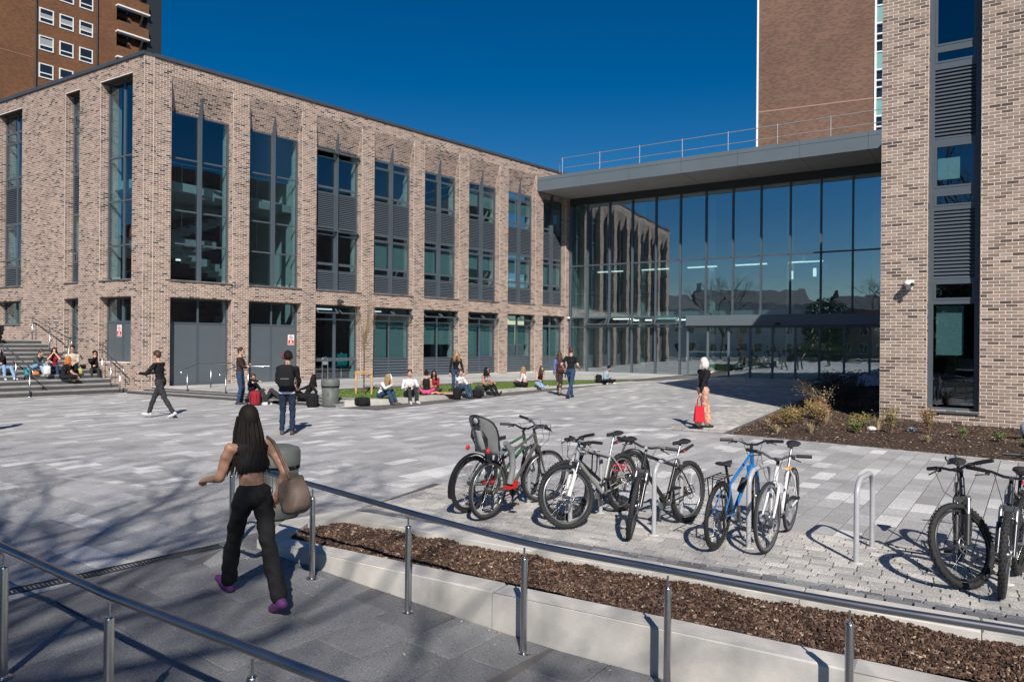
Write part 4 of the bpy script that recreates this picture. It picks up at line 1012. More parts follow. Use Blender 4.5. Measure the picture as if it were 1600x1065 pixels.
# ================================================================ railings
def P3(t, w_, z): x, y = q2(t, w_); return (x, y, z)
def post(parent, x, y, zb, zt, r=.025):
    m = MB(); m.lathe([(.0, zb+.006), (.05, zb+.006), (.05, zb), (.05, zb+.006)], (x, y, 0), 16); m.lathe([(.048, zb), (.048, zb+.007), (r, zb+.008)], (x, y, 0), 16); m.build('base_flange', M_steel, parent)
    m = MB(); m.lathe([(r, zb), (r, zt-.10), (r*.9, zt-.092), (.008, zt-.09)], (x, y, 0), 16); po = m.build('post', M_steel, parent)
    m = MB(); m.tube([(x, y, zt-.095), (x, y, zt-.018)], .0075, 8); m.build('stem', M_steel, po)
t = thing('ramp_handrail', 'polished steel handrail beside the low planter wall', 'railing')
tops = [(-1.10, .775), (0, .69), (1.1, .588), (2.2, .505), (3.3, .487), (4.4, .478), (5.5, .497), (6.6, .50)]
pts = []
for i in range(len(tops)-1):
    for k in range(6):
        f = k/6; a, b = tops[i], tops[i+1]; p0 = tops[max(i-1, 0)]; p3 = tops[min(i+2, len(tops)-1)]
        z = .5*((2*a[1])+(-p0[1]+b[1])*f+(2*p0[1]-5*a[1]+4*b[1]-p3[1])*f*f+(-p0[1]+3*a[1]-3*b[1]+p3[1])*f**3)
        pts.append(P3(a[0]+(b[0]-a[0])*f, 0, z))
pts.append(P3(*[tops[-1][0], 0, tops[-1][1]])); pts = [P3(-1.22, 0, .70), P3(-1.20, 0, .765)]+pts
m = MB(); m.tube(pts, .0235, 16); m.build('handrail', M_rail, t)
for tt, z in tops[:7]:
    x, y = q2(tt, 0); post(t, x, y, zramp(x, y), z-.0215)
t = thing('street_handrail', 'dark polished handrail running along the near side of the ramp', 'railing')
q0 = (-3.01, 4.30); def_ = [(-2.2, .93), (-1.1, .83), (0, .745), (1.1, .67), (2.2, .636), (3.3, .60), (4.4, .58)]
qp = lambda s, z: (q0[0]+DW[0]*s, q0[1]+DW[1]*s, z)
m = MB(); m.tube([qp(s, z) for s, z in def_], .0235, 16); m.build('handrail', M_rail, t)
for s, z in def_[1:6]:
    x, y, _ = qp(s, 0); post(t, x, y, zramp(x, y), z-.0215)
def step_rail(label, pts, posts, zfn=None, grp=None):
    t = thing('stair_handrail', label, 'railing')
    m = MB(); m.tube(pts, .021, 10); m.build('handrail', M_steel, t)
    for (x, y, zb, zt) in posts: m = MB(); m.lathe([(.045, zb), (.045, zb+.01), (.02, zb+.012), (.02, zt)], (x, y, 0), 12); m.build('post', M_steel, t)
def sp(k, off, z): p = B0+mR*k-dR*off; return (p.x, p.y, z)
zs_ = lambda k: RS*(math.floor(max(k, 0)/TR)+1)-.03
def flight(label, off, ks):
    pl_ = []; po = []
    a, b = ks
    sl_ = lambda k: .28*k+.93
    pl_ = [sp(b+.35, off, sl_(b)), sp(b, off, sl_(b))]+[sp(b-(b-a)*i/6, off, sl_(b-(b-a)*i/6)) for i in range(1, 7)]+[sp(a-.3, off, sl_(a)-.03), sp(a-.3, off, sl_(a)-.12)]
    for k in [a+(b-a)*i/3 for i in range(4)]: x, y, _ = sp(k, off, 0); po.append((x, y, zs_(k) if k > 0 else zp(x, y), sl_(k)))
    step_rail(label, pl_, po)
def flight_at(label, P, Q):  # P low, Q high (x,y,zbase)
    P, Q = Vector(P), Vector(Q); h = Vector((0, 0, .92)); d = Vector((Q.x-P.x, Q.y-P.y, 0)).normalized()
    pts = [P+h-d*.28+Vector((0, 0, -.16)), P+h-d*.25+Vector((0, 0, -.05)), P+h-d*.1, Q+h, Q+h+d*.35]
    po = []
    for f in (0, .5, 1): p = P.lerp(Q, f); k = (Vector((p.x, p.y))-B0).dot(mR); zb = max(zs_(k) if k > 0 else -.03, -.05); po.append((p.x, p.y, zb-.01, p.z+.90))
    step_rail(label, pts, po)
flight_at('steel stair handrail fixed close to the brick wall above the sitters', (-17.1, 27.9, 1.0), (-20.0, 30.15, 1.86))
flight_at('steel handrail down the middle of the wide staircase', (-16.34, 24.52, .02), (-18.41, 26.16, .78))
flight_at('short steel handrail beside the single grey door', (-14.35, 26.15+.35, .02), (-15.55, 27.45, .60))
def low_rail(label, a, b, c, zb, zc):
    t = thing('stair_handrail', label, 'railing')
    A3, B3, C3 = Vector(a), Vector(b), Vector(c)
    m = MB(); m.tube([A3+Vector((0, 0, -.12)), A3, B3, C3], .02, 10); m.build('handrail', M_steel, t)
    for p, z0 in ((A3.lerp(B3, .35), zb), (B3.lerp(C3, .35), zc)): m = MB(); m.lathe([(.04, z0), (.04, z0+.01), (.02, z0+.012), (.02, p.z)], (p.x, p.y, 0), 12); m.build('post', M_steel, t)
low_rail('low steel handrail in front of the first double doors', (-11.45, 25.05, .86), (-11.25, 26.0, 1.06), (-10.4, 26.95, 1.07), .03, .17)
low_rail('low steel handrail in front of the second double doors', (-9.75, 24.15, .82), (-9.5, 25.0, 1.03), (-8.45, 25.2, 1.04), .03, .17)

# ================================================================ bicycle hoops, bins, tree
M_hoop = mat('painted_steel_hoop', (.40, .41, .43), rough=.38, spec=.6, var=.05, vscale=10)
HD = Vector((.64, .77)).normalized()
def hoop():
    t = thing('cycle_hoop', 'x', 'bicycle stand', group='steel bicycle hoops in the setts'); m = MB(); W, H, r = .66, .76, .17
    p = [(0, 0, -.05), (0, 0, H-r)]+[(r-r*math.cos(a), 0, H-r+r*math.sin(a)) for a in [R_(q) for q in range(12, 91, 13)]]
    q = [(W-x, 0, z) for x, _, z in p[::-1]]
    m.tube(p+q, .0245, 14); m.build('tube', M_hoop, t)
    m = MB()
    for x in (0, W): m.lathe([(.06, .0), (.06, .004), (.0246, .006)], (x, 0, 0), 16)
    m.build('ground_collar', M_conc, t); return t
h0 = hoop()
for k, lb in enumerate(('empty grey cycle hoop between the blue bicycle and the dark one', 'grey hoop with the blue bicycle and the white one leaning on it', 'grey hoop beside the black mountain bike with a turned front wheel',
                        'grey hoop behind the front wheel of the silver mountain bike', 'grey hoop behind the bicycle with the child seat', 'grey hoop hidden behind two black mountain bikes')):
    kk = k if k < 5 else -1
    loc = (3.22-.85*kk+(.16 if k == 5 else 0), 6.73+.465*kk-(.10 if k == 5 else 0)); z = zp(*loc); rz = math.atan2(HD.y, HD.x)+.03
    o = h0 if k == 0 else dup(h0)
    o.location = (*loc, z); o.rotation_euler = (0, 0, rz); o['label'] = lb
M_bin = mat('bin_plastic', (.115, .125, .118), rough=.55, var=.06, vscale=3)
def bin_(label, loc, s=1):
    t = thing('litter_bin', label, 'bin', loc, group='round grey green litter bins'); t.scale = (s, s, s); s = 1
    m = MB(); m.lathe([(0, .02), (.235*s, .02), (.25*s, .04), (.262*s, .60), (0, .60)], seg=40)
    m.build('body', M_bin, t)
    m = MB()
    for i in range(40):
        a = 2*math.pi*i/40; x, y = math.cos(a), math.sin(a); m.bar((x*.249*s, y*.249*s, .05), (x*.262*s, y*.262*s, .58), .008, .01)
    m.build('flutes', M_bin, t, kind='stuff')
    m = MB(); m.lathe([(.285*s, .66), (.29*s, .68), (.29*s, .82), (.27*s, .86), (.19*s, .89), (0, .895)], seg=40); m.lathe([(0, .66), (.285*s, .66)], seg=40); m.build('lid', M_bin, t)
    m = MB(); m.lathe([(.24*s, .60), (.24*s, .66)], seg=32); m.build('dark_gap', M_dark, t)
    for a in range(4): m = MB(); x, y = math.cos(a*1.57+.5)*.265*s, math.sin(a*1.57+.5)*.265*s; m.box((x-.02, y-.02, .59), (x+.02, y+.02, .68)); m.build('bracket', M_dark, t)
    m = MB(); m.torus((0, -.268*s, .40), .045, .004, 'Y', 24, 5); m.bar((-.028, -.268*s, .37), (.028, -.268*s, .43), .006, .006); m.build('emblem', mat('bin_emblem', (.05, .055, .05)), t)
    return t
bin_('round grey green litter bin at the end of the lawn kerb', (-5.45, 21.75, zp(-5.4, 21.7)), .95)
bin_('round grey green litter bin behind the striding dark haired woman', (-2.70, 8.32, zp(-2.7, 8.3)), .93)
t = thing('sapling', 'thin bare sapling tied to a low timber frame on the lawn', 'tree', (-5.1, 24.95, .10))
m = MB(); m.tube([(0, 0, 0), (.01, 0, 1.2), (-.01, .01, 2.0)], [.03, .025, .018], 8); m.build('trunk', M_barkt, t)
rr = random.Random(3); m = MB(); M_tw = mat('sapling_twigs', (.26, .19, .12), rough=.9)
for i in range(46):
    z = rr.uniform(1.3, 2.1); a = rr.uniform(0, 6.28); sp_ = rr.uniform(.1, .38); L_ = rr.uniform(.9, 1.9); x, y = math.cos(a)*sp_, math.sin(a)*sp_
    m.tube([(0, 0, z), (x*.6, y*.6, z+L_*.25), (x, y, z+L_*.6), (x*1.2, y*1.2, z+L_)], [.009, .007, .005, .003], 4, caps=False)
m.build('crown', M_tw, t)
t = thing('tree_guard', 'low timber frame of two posts and a rail around the sapling', 'tree guard', (-5.1, 24.95, .10))
M_tim = mat('pale_timber', (.42, .27, .14), rough=.8, var=.2, vscale=12)
for x in (-.27, .27): m = MB(); m.lathe([(.04, -.1), (.04, .80), (0, .80)], (x, 0, 0), 10); m.build('post', M_tim, t)
m = MB(); m.box((-.31, -.05, .70), (.31, -.015, .80)); m.build('crosspiece', M_tim, t)
m = MB(); m.torus((0, 0, .74), .05, .012, 'Z', 16, 6); m.build('tree_tie', M_dark, t)

# ================================================================ bicycles
M_tyre = mat('tyre_rubber', (.022, .022, .024), rough=.8, bump=.3, bscale=150); M_rim = mat('wheel_rim', (.30, .31, .33), rough=.35, metal=.8); M_rimk = mat('black_rim', (.03, .03, .03), rough=.4)
M_spk = mat('spokes', (.5, .5, .5), rough=.3, metal=1.); M_blk = mat('black_plastic', (.02, .02, .022), rough=.5); M_blkm = mat('black_paint', (.015, .016, .018), rough=.25, coat=.5)
M_redp = mat('red_plastic', (.6, .03, .03), rough=.35); M_chain = mat('oily_chain', (.09, .075, .06), rough=.5, metal=.7)
def paint(name, c): return mat(name, c, rough=.28, coat=.6, spec=.5)
def wheel(name, par, x, R, tw, rim, cassette=False, disc=False, turn=0., knob=False, z=None):
    """wheel in the xz plane at (x,0,R), turned about its vertical by turn"""
    X = Matrix.Translation((x, 0, R)) @ Matrix.Rotation(turn, 4, 'Z')
    m = MB(); m.torus((0, 0, 0), R-tw*.55-.012, .011, 'Y', 56, 8); m.lathe([(R-tw-.022, -.010), (R-tw-.004, -.012), (R-tw-.004, .012), (R-tw-.022, .010)], (0, 0, 0), 56, 'Y'); xf_apply(m, X); w_ = m.build(name, rim, par)
    m = MB(); m.torus((0, 0, 0), R-tw/2, tw/2, 'Y', 60, 10)
    if knob:
        for i in range(60):
            a = 2*math.pi*i/60
            for s_ in ((-.55, 0, .55) if i % 2 else (-.3, .3)):
                rr_ = R-tw/2+tw/2*math.cos(s_)*1.04; yy = tw/2*math.sin(s_*1.5); c = Vector((rr_*math.cos(a), yy, rr_*math.sin(a)))
                m.obox(c, Vector((-math.sin(a), 0, math.cos(a)))*.006, Vector((0, .005, 0)), Vector((math.cos(a), 0, math.sin(a)))*.003)
    xf_apply(m, X); m.build('tyre', M_tyre, w_)
    m = MB()
    for i in range(28):
        a = 2*math.pi*i/28; s_ = 1 if i % 2 else -1; b = a+s_*.5*(1 if (i//2) % 2 else -1)
        m.tube([(.022*math.cos(b), s_*.03, .022*math.sin(b)), ((R-tw-.02)*math.cos(a), 0, (R-tw-.02)*math.sin(a))], .0013, 3, caps=False)
    xf_apply(m, X); m.build('spokes', M_spk, w_, kind='stuff')
    m = MB(); m.lathe([(0, -.05), (.018, -.05), (.018, -.03), (.028, -.03), (.014, 0), (.028, .03), (.018, .03), (.018, .05), (0, .05)], (0, 0, 0), 14, 'Y'); xf_apply(m, X); m.build('hub', M_rim, w_)
    if cassette:
        m = MB(); 
        for k in range(6): m.lathe([(0, -.032-.004*k), (.055-.006*k, -.032-.004*k), (.055-.006*k, -.034-.004*k), (0, -.034-.004*k)], (0, 0, 0), 20, 'Y')
        xf_apply(m, X); m.build('cassette', M_chain, w_)
    if disc:
        m = MB(); m.torus((0, .04, 0), .075, .006, 'Y', 30, 4)
        for k in range(5): a = k*1.257; m.bar((0, .04, 0), (.072*math.cos(a), .04, .072*math.sin(a)), .008, .003, (0, 1, 0))
        xf_apply(m, X); m.build('brake_disc', M_spk, w_)
    return w_
def bicycle(label, rear, front, style='mtb', col=(.5, .5, .5), cname='silver_paint', R=.335, tw=.05, rimk=False, steer=0., lean=0., fork_m=None, guard=False, rack=False, seat_h=.92, bar_h=.98, low_step=False, extras=(), group='bicycles parked at the steel hoops', col2=None, bw=.31):
    rx, ry = rear; fx, fy = front; wb = math.hypot(fx-rx, fy-ry); ang = math.atan2(fy-ry, fx-rx)
    z = (zp(rx, ry)+zp(fx, fy))/2
    t = thing('bicycle', label, 'bicycle', group=group)
    t.rotation_mode = 'XYZ'; t.matrix_world = Matrix.Translation((rx, ry, z)) @ Matrix.Rotation(ang, 4, 'Z') @ Matrix.Rotation(lean, 4, 'X')
    P_ = paint(cname, col); Pf = fork_m or P_; rim = M_rimk if rimk else M_rim
    Vx = Vector; rearA = Vx((0, 0, R)); frontA = Vx((wb, 0, R)); bb = Vx((.43, 0, .285)); st = Vx((.43-.20, 0, seat_h-.24 if not low_step else .72)); dirs = (st-bb).normalized()
    headT = Vx((wb-.215-.03, 0, bar_h-.14)); headB = headT+Vx((.052, 0, -.14))
    m = MB(); th = .0165 if style != 'mtb' else .019
    m.tube([bb, st], th); 
    if low_step: m.tube([bb+(0*dirs), bb.lerp(headB, .5)+Vx((0, 0, -.05)), headB], .021); m.tube([bb+dirs*.16, bb.lerp(headB, .55)+Vx((0, 0, .04)), headT-Vx((0, 0, .02))], .015)
    else: m.tube([bb, headB], th*1.25); m.tube([st-dirs*.03, headT-Vx((0, 0, .015))], th)
    fo = m.build('frame', P_, t)
    m = MB(); m.tube([headT, headB], .022, 12); m.build('head_tube', P_, fo)
    for s_ in (-1, 1):
        m = MB(); m.tube([bb+Vx((0, s_*.03, 0)), bb.lerp(rearA, .3)+Vx((0, s_*.05, 0)), rearA+Vx((0, s_*.06, 0))], .010, 8); m.build('chain_stay', P_, fo)
        m = MB(); m.tube([st-dirs*.02+Vx((0, s_*.015, 0)), st.lerp(rearA, .35)+Vx((0, s_*.05, 0)), rearA+Vx((0, s_*.06, 0))], .008, 8); m.build('seat_stay', P_, fo)
    # fork, handlebar and front wheel all turn about the steering axis
    ax = (headT-headB).normalized(); S = Matrix.Translation(headB) @ Matrix.Rotation(steer, 4, ax) @ Matrix.Translation(-headB)
    crown = headB-ax*.035
    def B(m, n, mt, p, **k): xf_apply(m, S); return m.build(n, mt, p, **k)
    m = MB(); m.box((crown.x-.022, -.062, crown.z-.025), (crown.x+.022, .062, crown.z+.02))
    if style == 'mtb':
        for s_ in (-1, 1): m.tube([crown+Vx((0, s_*.055, 0)), crown.lerp(frontA, .38)+Vx((.0, s_*.055, 0))], .016, 10)
        f = B(m, 'fork', M_rim, t); m = MB()
        for s_ in (-1, 1): m.tube([crown.lerp(frontA, .34)+Vx((0, s_*.055, 0)), frontA+Vx((0, s_*.055, 0))], .023, 12)
        m.tube([crown.lerp(frontA, .36)+Vx((.0, -.055, 0)), crown.lerp(frontA, .20)+Vx((.035, -.05, 0)), crown.lerp(frontA, .20)+Vx((.035, .05, 0)), crown.lerp(frontA, .36)+Vx((.0, .055, 0))], .012, 8)
        B(m, 'fork_leg', Pf, f)
    else:
        for s_ in (-1, 1): m.tube([crown+Vx((0, s_*.045, 0)), crown.lerp(frontA, .6)+Vx((-.01, s_*.052, 0)), frontA+Vx((0, s_*.055, 0))], [.016, .013, .010], 10)
        f = B(m, 'fork', Pf, t)
    # stem and bar
    m = MB(); sb = headT+ax*.05; se = sb+Vx((.075, 0, .03)); m.tube([headT, sb], .016, 10); m.tube([sb-Vx((.01, 0, 0)), se], .017, 10); B(m, 'stem', M_blk if rimk or style != 'mtb' else M_rim, f)
    rise = .03 if style == 'mtb' else .05; hb = [se+Vx((-.02, s_*y_, zz)) for s_, y_, zz in ((-1, bw, rise), (-1, bw*.45, rise*.9), (-1, .05, 0), (1, .05, 0), (1, bw*.45, rise*.9), (1, bw, rise))]
    hb[0].x -= .055; hb[-1].x -= .055; hb[1].x -= .005; hb[-2].x -= .005
    m = MB(); m.tube(hb, .0125, 10); bo = B(m, 'handlebar', M_blkm if rimk or style == 'mtb' else M_rim, t)
    for s_, k0, k1 in ((-1, 0, 1), (1, 5, 4)):
        d = (hb[k1]-hb[k0]).normalized(); m = MB(); m.tube([hb[k0]-d*.015, hb[k0]+d*.125], .0175, 12); B(m, 'grip', M_blk, bo)
        m = MB(); q = hb[k0]+d*.15; m.tube([q, q+Vx((.05, 0, -.02)), hb[k0]+d*.06+Vx((.075, 0, -.045))], .006, 6); m.ell(q+Vx((.01, 0, -.02)), (.025, .02, .015), 8, 6); B(m, 'brake_lever', M_blk, bo)
        m = MB(); m.tube([q, q+Vx((.12, -s_*.05, .01)), crown+Vx((.13, s_*.05, .09)), crown+Vx((.02, s_*.03, -.02))], .0028, 5, caps=False); B(m, 'cable', M_blk, bo)
    wf = wheel('front_wheel', t, 0, R, tw, rim, disc=style == 'mtb', knob=style == 'mtb')
    Wm = S @ Matrix.Translation((wb, 0, 0))
    for o in [wf]+list(wf.children):
        if True:
            me = o.data; me.transform(Wm)
    wheel('rear_wheel', t, 0, R, tw, rim, cassette=True, disc=style == 'mtb', knob=style == 'mtb')
    # saddle
    top = st+dirs*.22; m = MB(); m.tube([st-dirs*.05, top], .0135, 10); m.build('seat_post', M_rim if not rimk else M_blk, t)
    m = MB(); m.smooth = True; prof = [(-.13, .07, .0), (-.12, .075, .03), (-.06, .072, .042), (.0, .045, .036), (.06, .024, .03), (.12, .017, .022), (.135, .008, .01)]; vs = []; N_ = 10
    for x, hw, h in prof:
        for k in range(N_): a = 2*math.pi*k/N_; vs.append((top.x+.01+x, hw*math.cos(a), top.z+.02+.028*max(math.sin(a), -.45)*(1 if h > .0 else .4)+(.012 if x < -.1 else 0)))
    m.add(vs, [(i*N_+k, i*N_+(k+1) % N_, (i+1)*N_+(k+1) % N_, (i+1)*N_+k) for i in range(len(prof)-1) for k in range(N_)]); m.smooth = False; m.add(vs[:N_], [tuple(range(N_-1, -1, -1))]); m.add(vs[-N_:], [tuple(range(N_))])
    m.build('saddle', M_blk, t)
    # crank, pedals, chain
    m = MB(); m.lathe([(0, -.04), (.085, -.04), (.085, -.046), (.06, -.048), (0, -.048)], tuple(bb), 30, 'Y'); m.tube([bb+Vx((0, -.06, 0)), bb+Vx((0, .06, 0))], .018, 10)
    ca = random.uniform(-2.2, -1.2); cd = Vx((math.cos(ca), 0, math.sin(ca)))*.17
    m.tube([bb+Vx((0, -.06, 0)), bb+Vx((0, -.07, 0))+cd], .011, 8); m.tube([bb+Vx((0, .06, 0)), bb+Vx((0, .07, 0))-cd], .011, 8); cr = m.build('crankset', M_chain if 'rusty' in cname else M_rim, t)
    for s_, q in ((-1, bb+Vx((0, -.115, 0))+cd), (1, bb+Vx((0, .115, 0))-cd)):
        m = MB(); m.box((q.x-.045, q.y-.04, q.z-.01), (q.x+.045, q.y+.04, q.z+.01)); pd = m.build('pedal', M_blk, cr)
        m = MB(); m.box((q.x-.02, q.y-.043, q.z-.006), (q.x+.02, q.y-.0405, q.z+.006)) ; m.build('reflector', mat('amber_reflector', (.8, .25, .02), rough=.3), pd)
    m = MB(); m.tube([bb+Vx((0, -.044, .082)), rearA+Vx((0, -.044, .045))], .004, 5); m.tube([bb+Vx((0, -.044, -.082)), Vx((.03, -.05, R-.13)), rearA+Vx((0, -.044, -.04))], .004, 5); m.build('chain', M_chain, t)
    m = MB(); m.bar(rearA+Vx((0, -.055, -.02)), Vx((.03, -.055, R-.14)), .02, .012); m.lathe([(0, -.006), (.022, -.006), (.022, .006), (0, .006)], (.03, -.05, R-.14), 12, 'Y'); m.build('derailleur', M_blk, t)
    if guard:
        for x0, a0, a1 in ((0, 35, 200),):
            m = MB(); 
            for s_ in (-.028, .028): m.torus((x0, s_*.6, R), R+.022, .006, 'Y', 30, 5, (R_(a0), R_(a1)))
            m.lathe([(0, 0)], (0, 0, 0)) if False else None
            vs = []
            for i in range(31):
                a = R_(a0+(a1-a0)*i/30)
                for yy in (-.03, .03): vs.append((x0+(R+.026)*math.cos(a), yy, R+(R+.026)*math.sin(a)))
            m.add(vs, [(2*i, 2*i+1, 2*i+3, 2*i+2) for i in range(30)]); m.build('mudguard', M_blk, t)
    if rack:
        m = MB(); zt = 2*R+.05
        for s_ in (-.06, .06): m.tube([(.16, s_, zt), (-.24, s_, zt), (-.27, s_*.9, zt-.02)], .006, 6); m.tube([(-.2, s_, zt), (-.03, s_*1.2, R)], .006, 6); m.tube([(-.06, s_, zt), (-.01, s_*1.2, R)], .006, 6)
        for x in (-.2, -.1, 0, .1): m.tube([(x, -.06, zt), (x, .06, zt)], .005, 6)
        m.build('rack', M_blk, t)
    for e in extras: e(t, dict(bb=bb, st=st, top=top, headT=headT, headB=headB, wb=wb, R=R, se=se, S=S, rearA=rearA, frontA=frontA))
    return t

def rear_light(t, g):
    m = MB(); p = g['top']+Vector((-.06, 0, -.08)); m.ell(p, (.02, .025, .02), 10, 6); m.build('rear_light', M_redp, t)
def flap(t, g):   # clip-on rear guard behind the saddle
    m = MB(); p = g['st']+(g['top']-g['st'])*.55; m.tube([p, p+Vector((-.14, 0, .02)), p+Vector((-.30, 0, .06))], [.012, .02, .016], 6); m.build('clip_guard', M_blk, t)
def bottle(t, g):
    a = g['bb'].lerp(g['headB'], .35)+Vector((-.02, 0, .05)); d = (g['headB']-g['bb']).normalized(); m = MB(); m.tube([a, a+d*.16], .033, 12); m.build('bottle', mat('bottle_black', (.03, .03, .03)), t)
def cable_lock(col, name):
    def f(t, g):
        m = MB(); p = g['st'].lerp(g['rearA'], .45); pts = [p+Vector((.12*math.cos(a)-.02, .06*math.sin(2*a), .05*math.sin(a)+.01*math.cos(3*a))) for a in [i*.45 for i in range(15)]]; m.tube(pts, .008, 6); m.build('cable_lock', mat(name, col, rough=.5), t)
    return f
def dlock(t, g):
    p = g['st'].lerp(g['headT'], .45)+Vector((0, -.03, -.03)); m = MB(); m.tube([p+Vector((-.06, 0, 0)), p+Vector((-.06, -.02, -.2)), p+Vector((-.02, -.02, -.25)), p+Vector((.04, -.02, -.2)), p+Vector((.04, 0, 0))], .009, 8); m.tube([p+Vector((-.1, 0, 0)), p+Vector((.09, 0, .01))], .017, 10); m.build('d_lock', M_blk, t)
def orange_lock(t, g):
    p = g['st']+Vector((.02, 0, -.01)); m = MB(); m.ell(p, (.055, .035, .02), 10, 6); m.build('orange_lock', mat('orange_plastic', (.85, .28, .03), rough=.4), t)
def phone_mount(t, g):
    m = MB(); p = g['se']+Vector((0, 0, .05)); m.box((p.x-.03, -.04, p.z), (p.x+.01, .04, p.z+.015)); 
    for s_ in (-1, 1): m.tube([(p.x-.01, s_*.03, p.z+.01), (p.x-.01, s_*.055, p.z+.05), (p.x-.01, s_*.045, p.z+.07)], .008, 6)
    xf_apply(m, g['S']); m.build('phone_mount', M_blk, t)
def child_seat(t, g):
    gs = mat('grey_seat_shell', (.23, .24, .245), rough=.5, var=.05, vscale=6); gp_ = mat('seat_padding', (.40, .42, .43), rough=.9)
    x0 = -.02; z0 = 2*g['R']+.09
    def shell(pf, name, mt, w0, w1, n=12, par=t):   # pf: list of (x,z,halfwidth,curl)
        m = MB(); m.smooth = True; vs = []; K = 9
        for x, z, hw, cu in pf:
            for k in range(K): u = -1+2*k/(K-1); vs.append((x+cu*u*u, hw*u, z+(abs(u)**3)*w0))
        fs = [(i*K+k, i*K+k+1, (i+1)*K+k+1, (i+1)*K+k) for i in range(len(pf)-1) for k in range(K-1)]
        m.add(vs, fs); n0 = len(vs); vs2 = [(v[0]-w1, v[1]*1.03, v[2]-w1*.4) for v in vs]; m.add(vs2, [f[::-1] for f in fs])
        rim = [(i, i+1) for i in range(K-1)]; N2 = len(pf)*K
        base = len(m.v)-n0-n0
        edge = list(range(K))+[i*K+K-1 for i in range(1, len(pf))]+[(len(pf)-1)*K+k for k in range(K-2, -1, -1)]+[i*K for i in range(len(pf)-2, 0, -1)]
        m.add([vs[i] for i in edge]+[vs2[i] for i in edge], [(i, (i+1) % len(edge), len(edge)+(i+1) % len(edge), len(edge)+i) for i in range(len(edge))])
        return m.build(name, mt, par)
    prof = [(.22+x0, z0+.03, .12, 0), (.08+x0, z0+.0, .15, 0), (-.03+x0, z0+.0, .165, .0), (-.085+x0, z0+.05, .17, .06), (-.125+x0, z0+.14, .165, .09), (-.165+x0, z0+.23, .175, .10), (-.20+x0, z0+.31, .18, .09), (-.225+x0, z0+.37, .165, .07), (-.24+x0, z0+.41, .12, .04), (-.245+x0, z0+.43, .06, .01)]
    so = shell(prof, 'child_seat', gs, .0, .020)
    # dark edge trim, slots and pad
    for s_ in (-1, 1):
        m = MB(); m.tube([(x+cu-.01, s_*hw*1.02, z) for x, z, hw, cu in prof[3:]]+[(prof[-1][0]-.01, 0, prof[-1][1]+.01)], .013, 7); m.build('edge_trim', M_blk, so)
        m = MB(); m.tube([(-.145+x0, s_*.095, z0+.10), (-.19+x0, s_*.105, z0+.19), (-.235+x0, s_*.075, z0+.28)], [.004, .016, .004], 8); m.build('back_slot', M_blk, so)
        m = MB(); m.tube([(-.25+x0, s_*.03, z0+.32), (-.25+x0, s_*.055, z0+.33)], .010, 6); m.build('belt_slot', M_blk, so)
    m = MB(); m.tube([(-.11+x0, 0, z0+.06), (-.16+x0, 0, z0+.16), (-.215+x0, 0, z0+.27)], [.035, .045, .03], 8); m.build('back_spine', mat('seat_spine', (.30, .31, .32), rough=.45), so)
    m = MB(); m.torus((-.262+x0, 0, z0+.385), .045, .012, 'X', 20, 6); m.build('head_ring', M_blk, so)
    m = MB(); m.lathe([(0, -.004), (.04, -.004), (.04, .004), (0, .004)], (-.262+x0, 0, z0+.385), 16, 'X'); m.build('head_pad', gp_, so)
    for s_ in (-1, 1):
        m = MB(); m.tube([(.10+x0, s_*.15, z0+.12), (.20+x0, s_*.17, z0+.02), (.24+x0, s_*.17, z0-.18), (.20+x0, s_*.17, z0-.36)], [.035, .04, .036, .04], 10); m.build('leg_guard', gs, so)
        m = MB(); m.box((.13+x0, s_*.17-.045, z0-.41), (.30+x0, s_*.17+.045, z0-.385)); m.box((.27+x0, s_*.17-.045, z0-.385), (.30+x0, s_*.17+.045, z0-.33)); m.build('foot_rest', M_redp, so)
    m = MB(); m.ell((-.20+x0, -.15, z0+.06), (.03, .02, .03), 10, 6); m.ell((-.20+x0, .15, z0+.06), (.03, .02, .03), 10, 6); m.build('red_reflector', M_redp, so)
    m = MB(); m.tube([(-.05, -.07, z0+.02), (.2, -.05, z0), (g['st'].x, 0, g['st'].z-.1)], .008, 6); m.tube([(-.05, .07, z0+.02), (.2, .05, z0), (g['st'].x, 0, g['st'].z-.1)], .008, 6); m.build('support_bar', M_blk, so)
bicycle('grey trekking bicycle with a grey child seat over the rear wheel', (-.27, 8.28), (.40, 9.16), 'trek', (.09, .085, .075), 'rusty_grey_paint', R=.34, tw=.036, steer=-.35, lean=.05, guard=False, seat_h=.93, bar_h=1.05, extras=(child_seat,))
bicycle('dark green bicycle half hidden behind the one with the child seat', (-.50, 8.62), (.25, 9.55), 'trek', (.03, .09, .05), 'dark_green_paint', R=.34, tw=.036, rimk=True, lean=.10, guard=True, steer=.3, seat_h=.90, bar_h=.98, extras=(rear_light,))
bicycle('silver mountain bike with white fork legs and a cable lock', (1.36, 8.74), (.64, 7.90), 'mtb', (.33, .34, .33), 'silver_grey_paint', R=.345, tw=.052, steer=-.45, lean=.06, fork_m=M_white, seat_h=.95, bar_h=1.0, extras=(flap, dlock, rear_light, cable_lock((.6, .02, .04), 'red_cable')))
bicycle('black commuter bicycle tucked behind the silver mountain bike', (1.47, 9.05), (.62, 8.28), 'mtb', (.02, .02, .022), 'black_gloss_paint', R=.34, tw=.048, rimk=True, steer=-.25, lean=-.08, guard=True, seat_h=.86, bar_h=.93, extras=(cable_lock((.5, .03, .03), 'red_cable'),))
bicycle('black mountain bike with its front wheel turned and a bent saddle', (2.02, 8.22), (1.27, 7.50), 'mtb', (.018, .017, .016), 'black_paint_scuffed', R=.345, tw=.054, rimk=False, steer=.55, lean=.03, seat_h=.93, bar_h=.99, extras=(flap, rear_light))
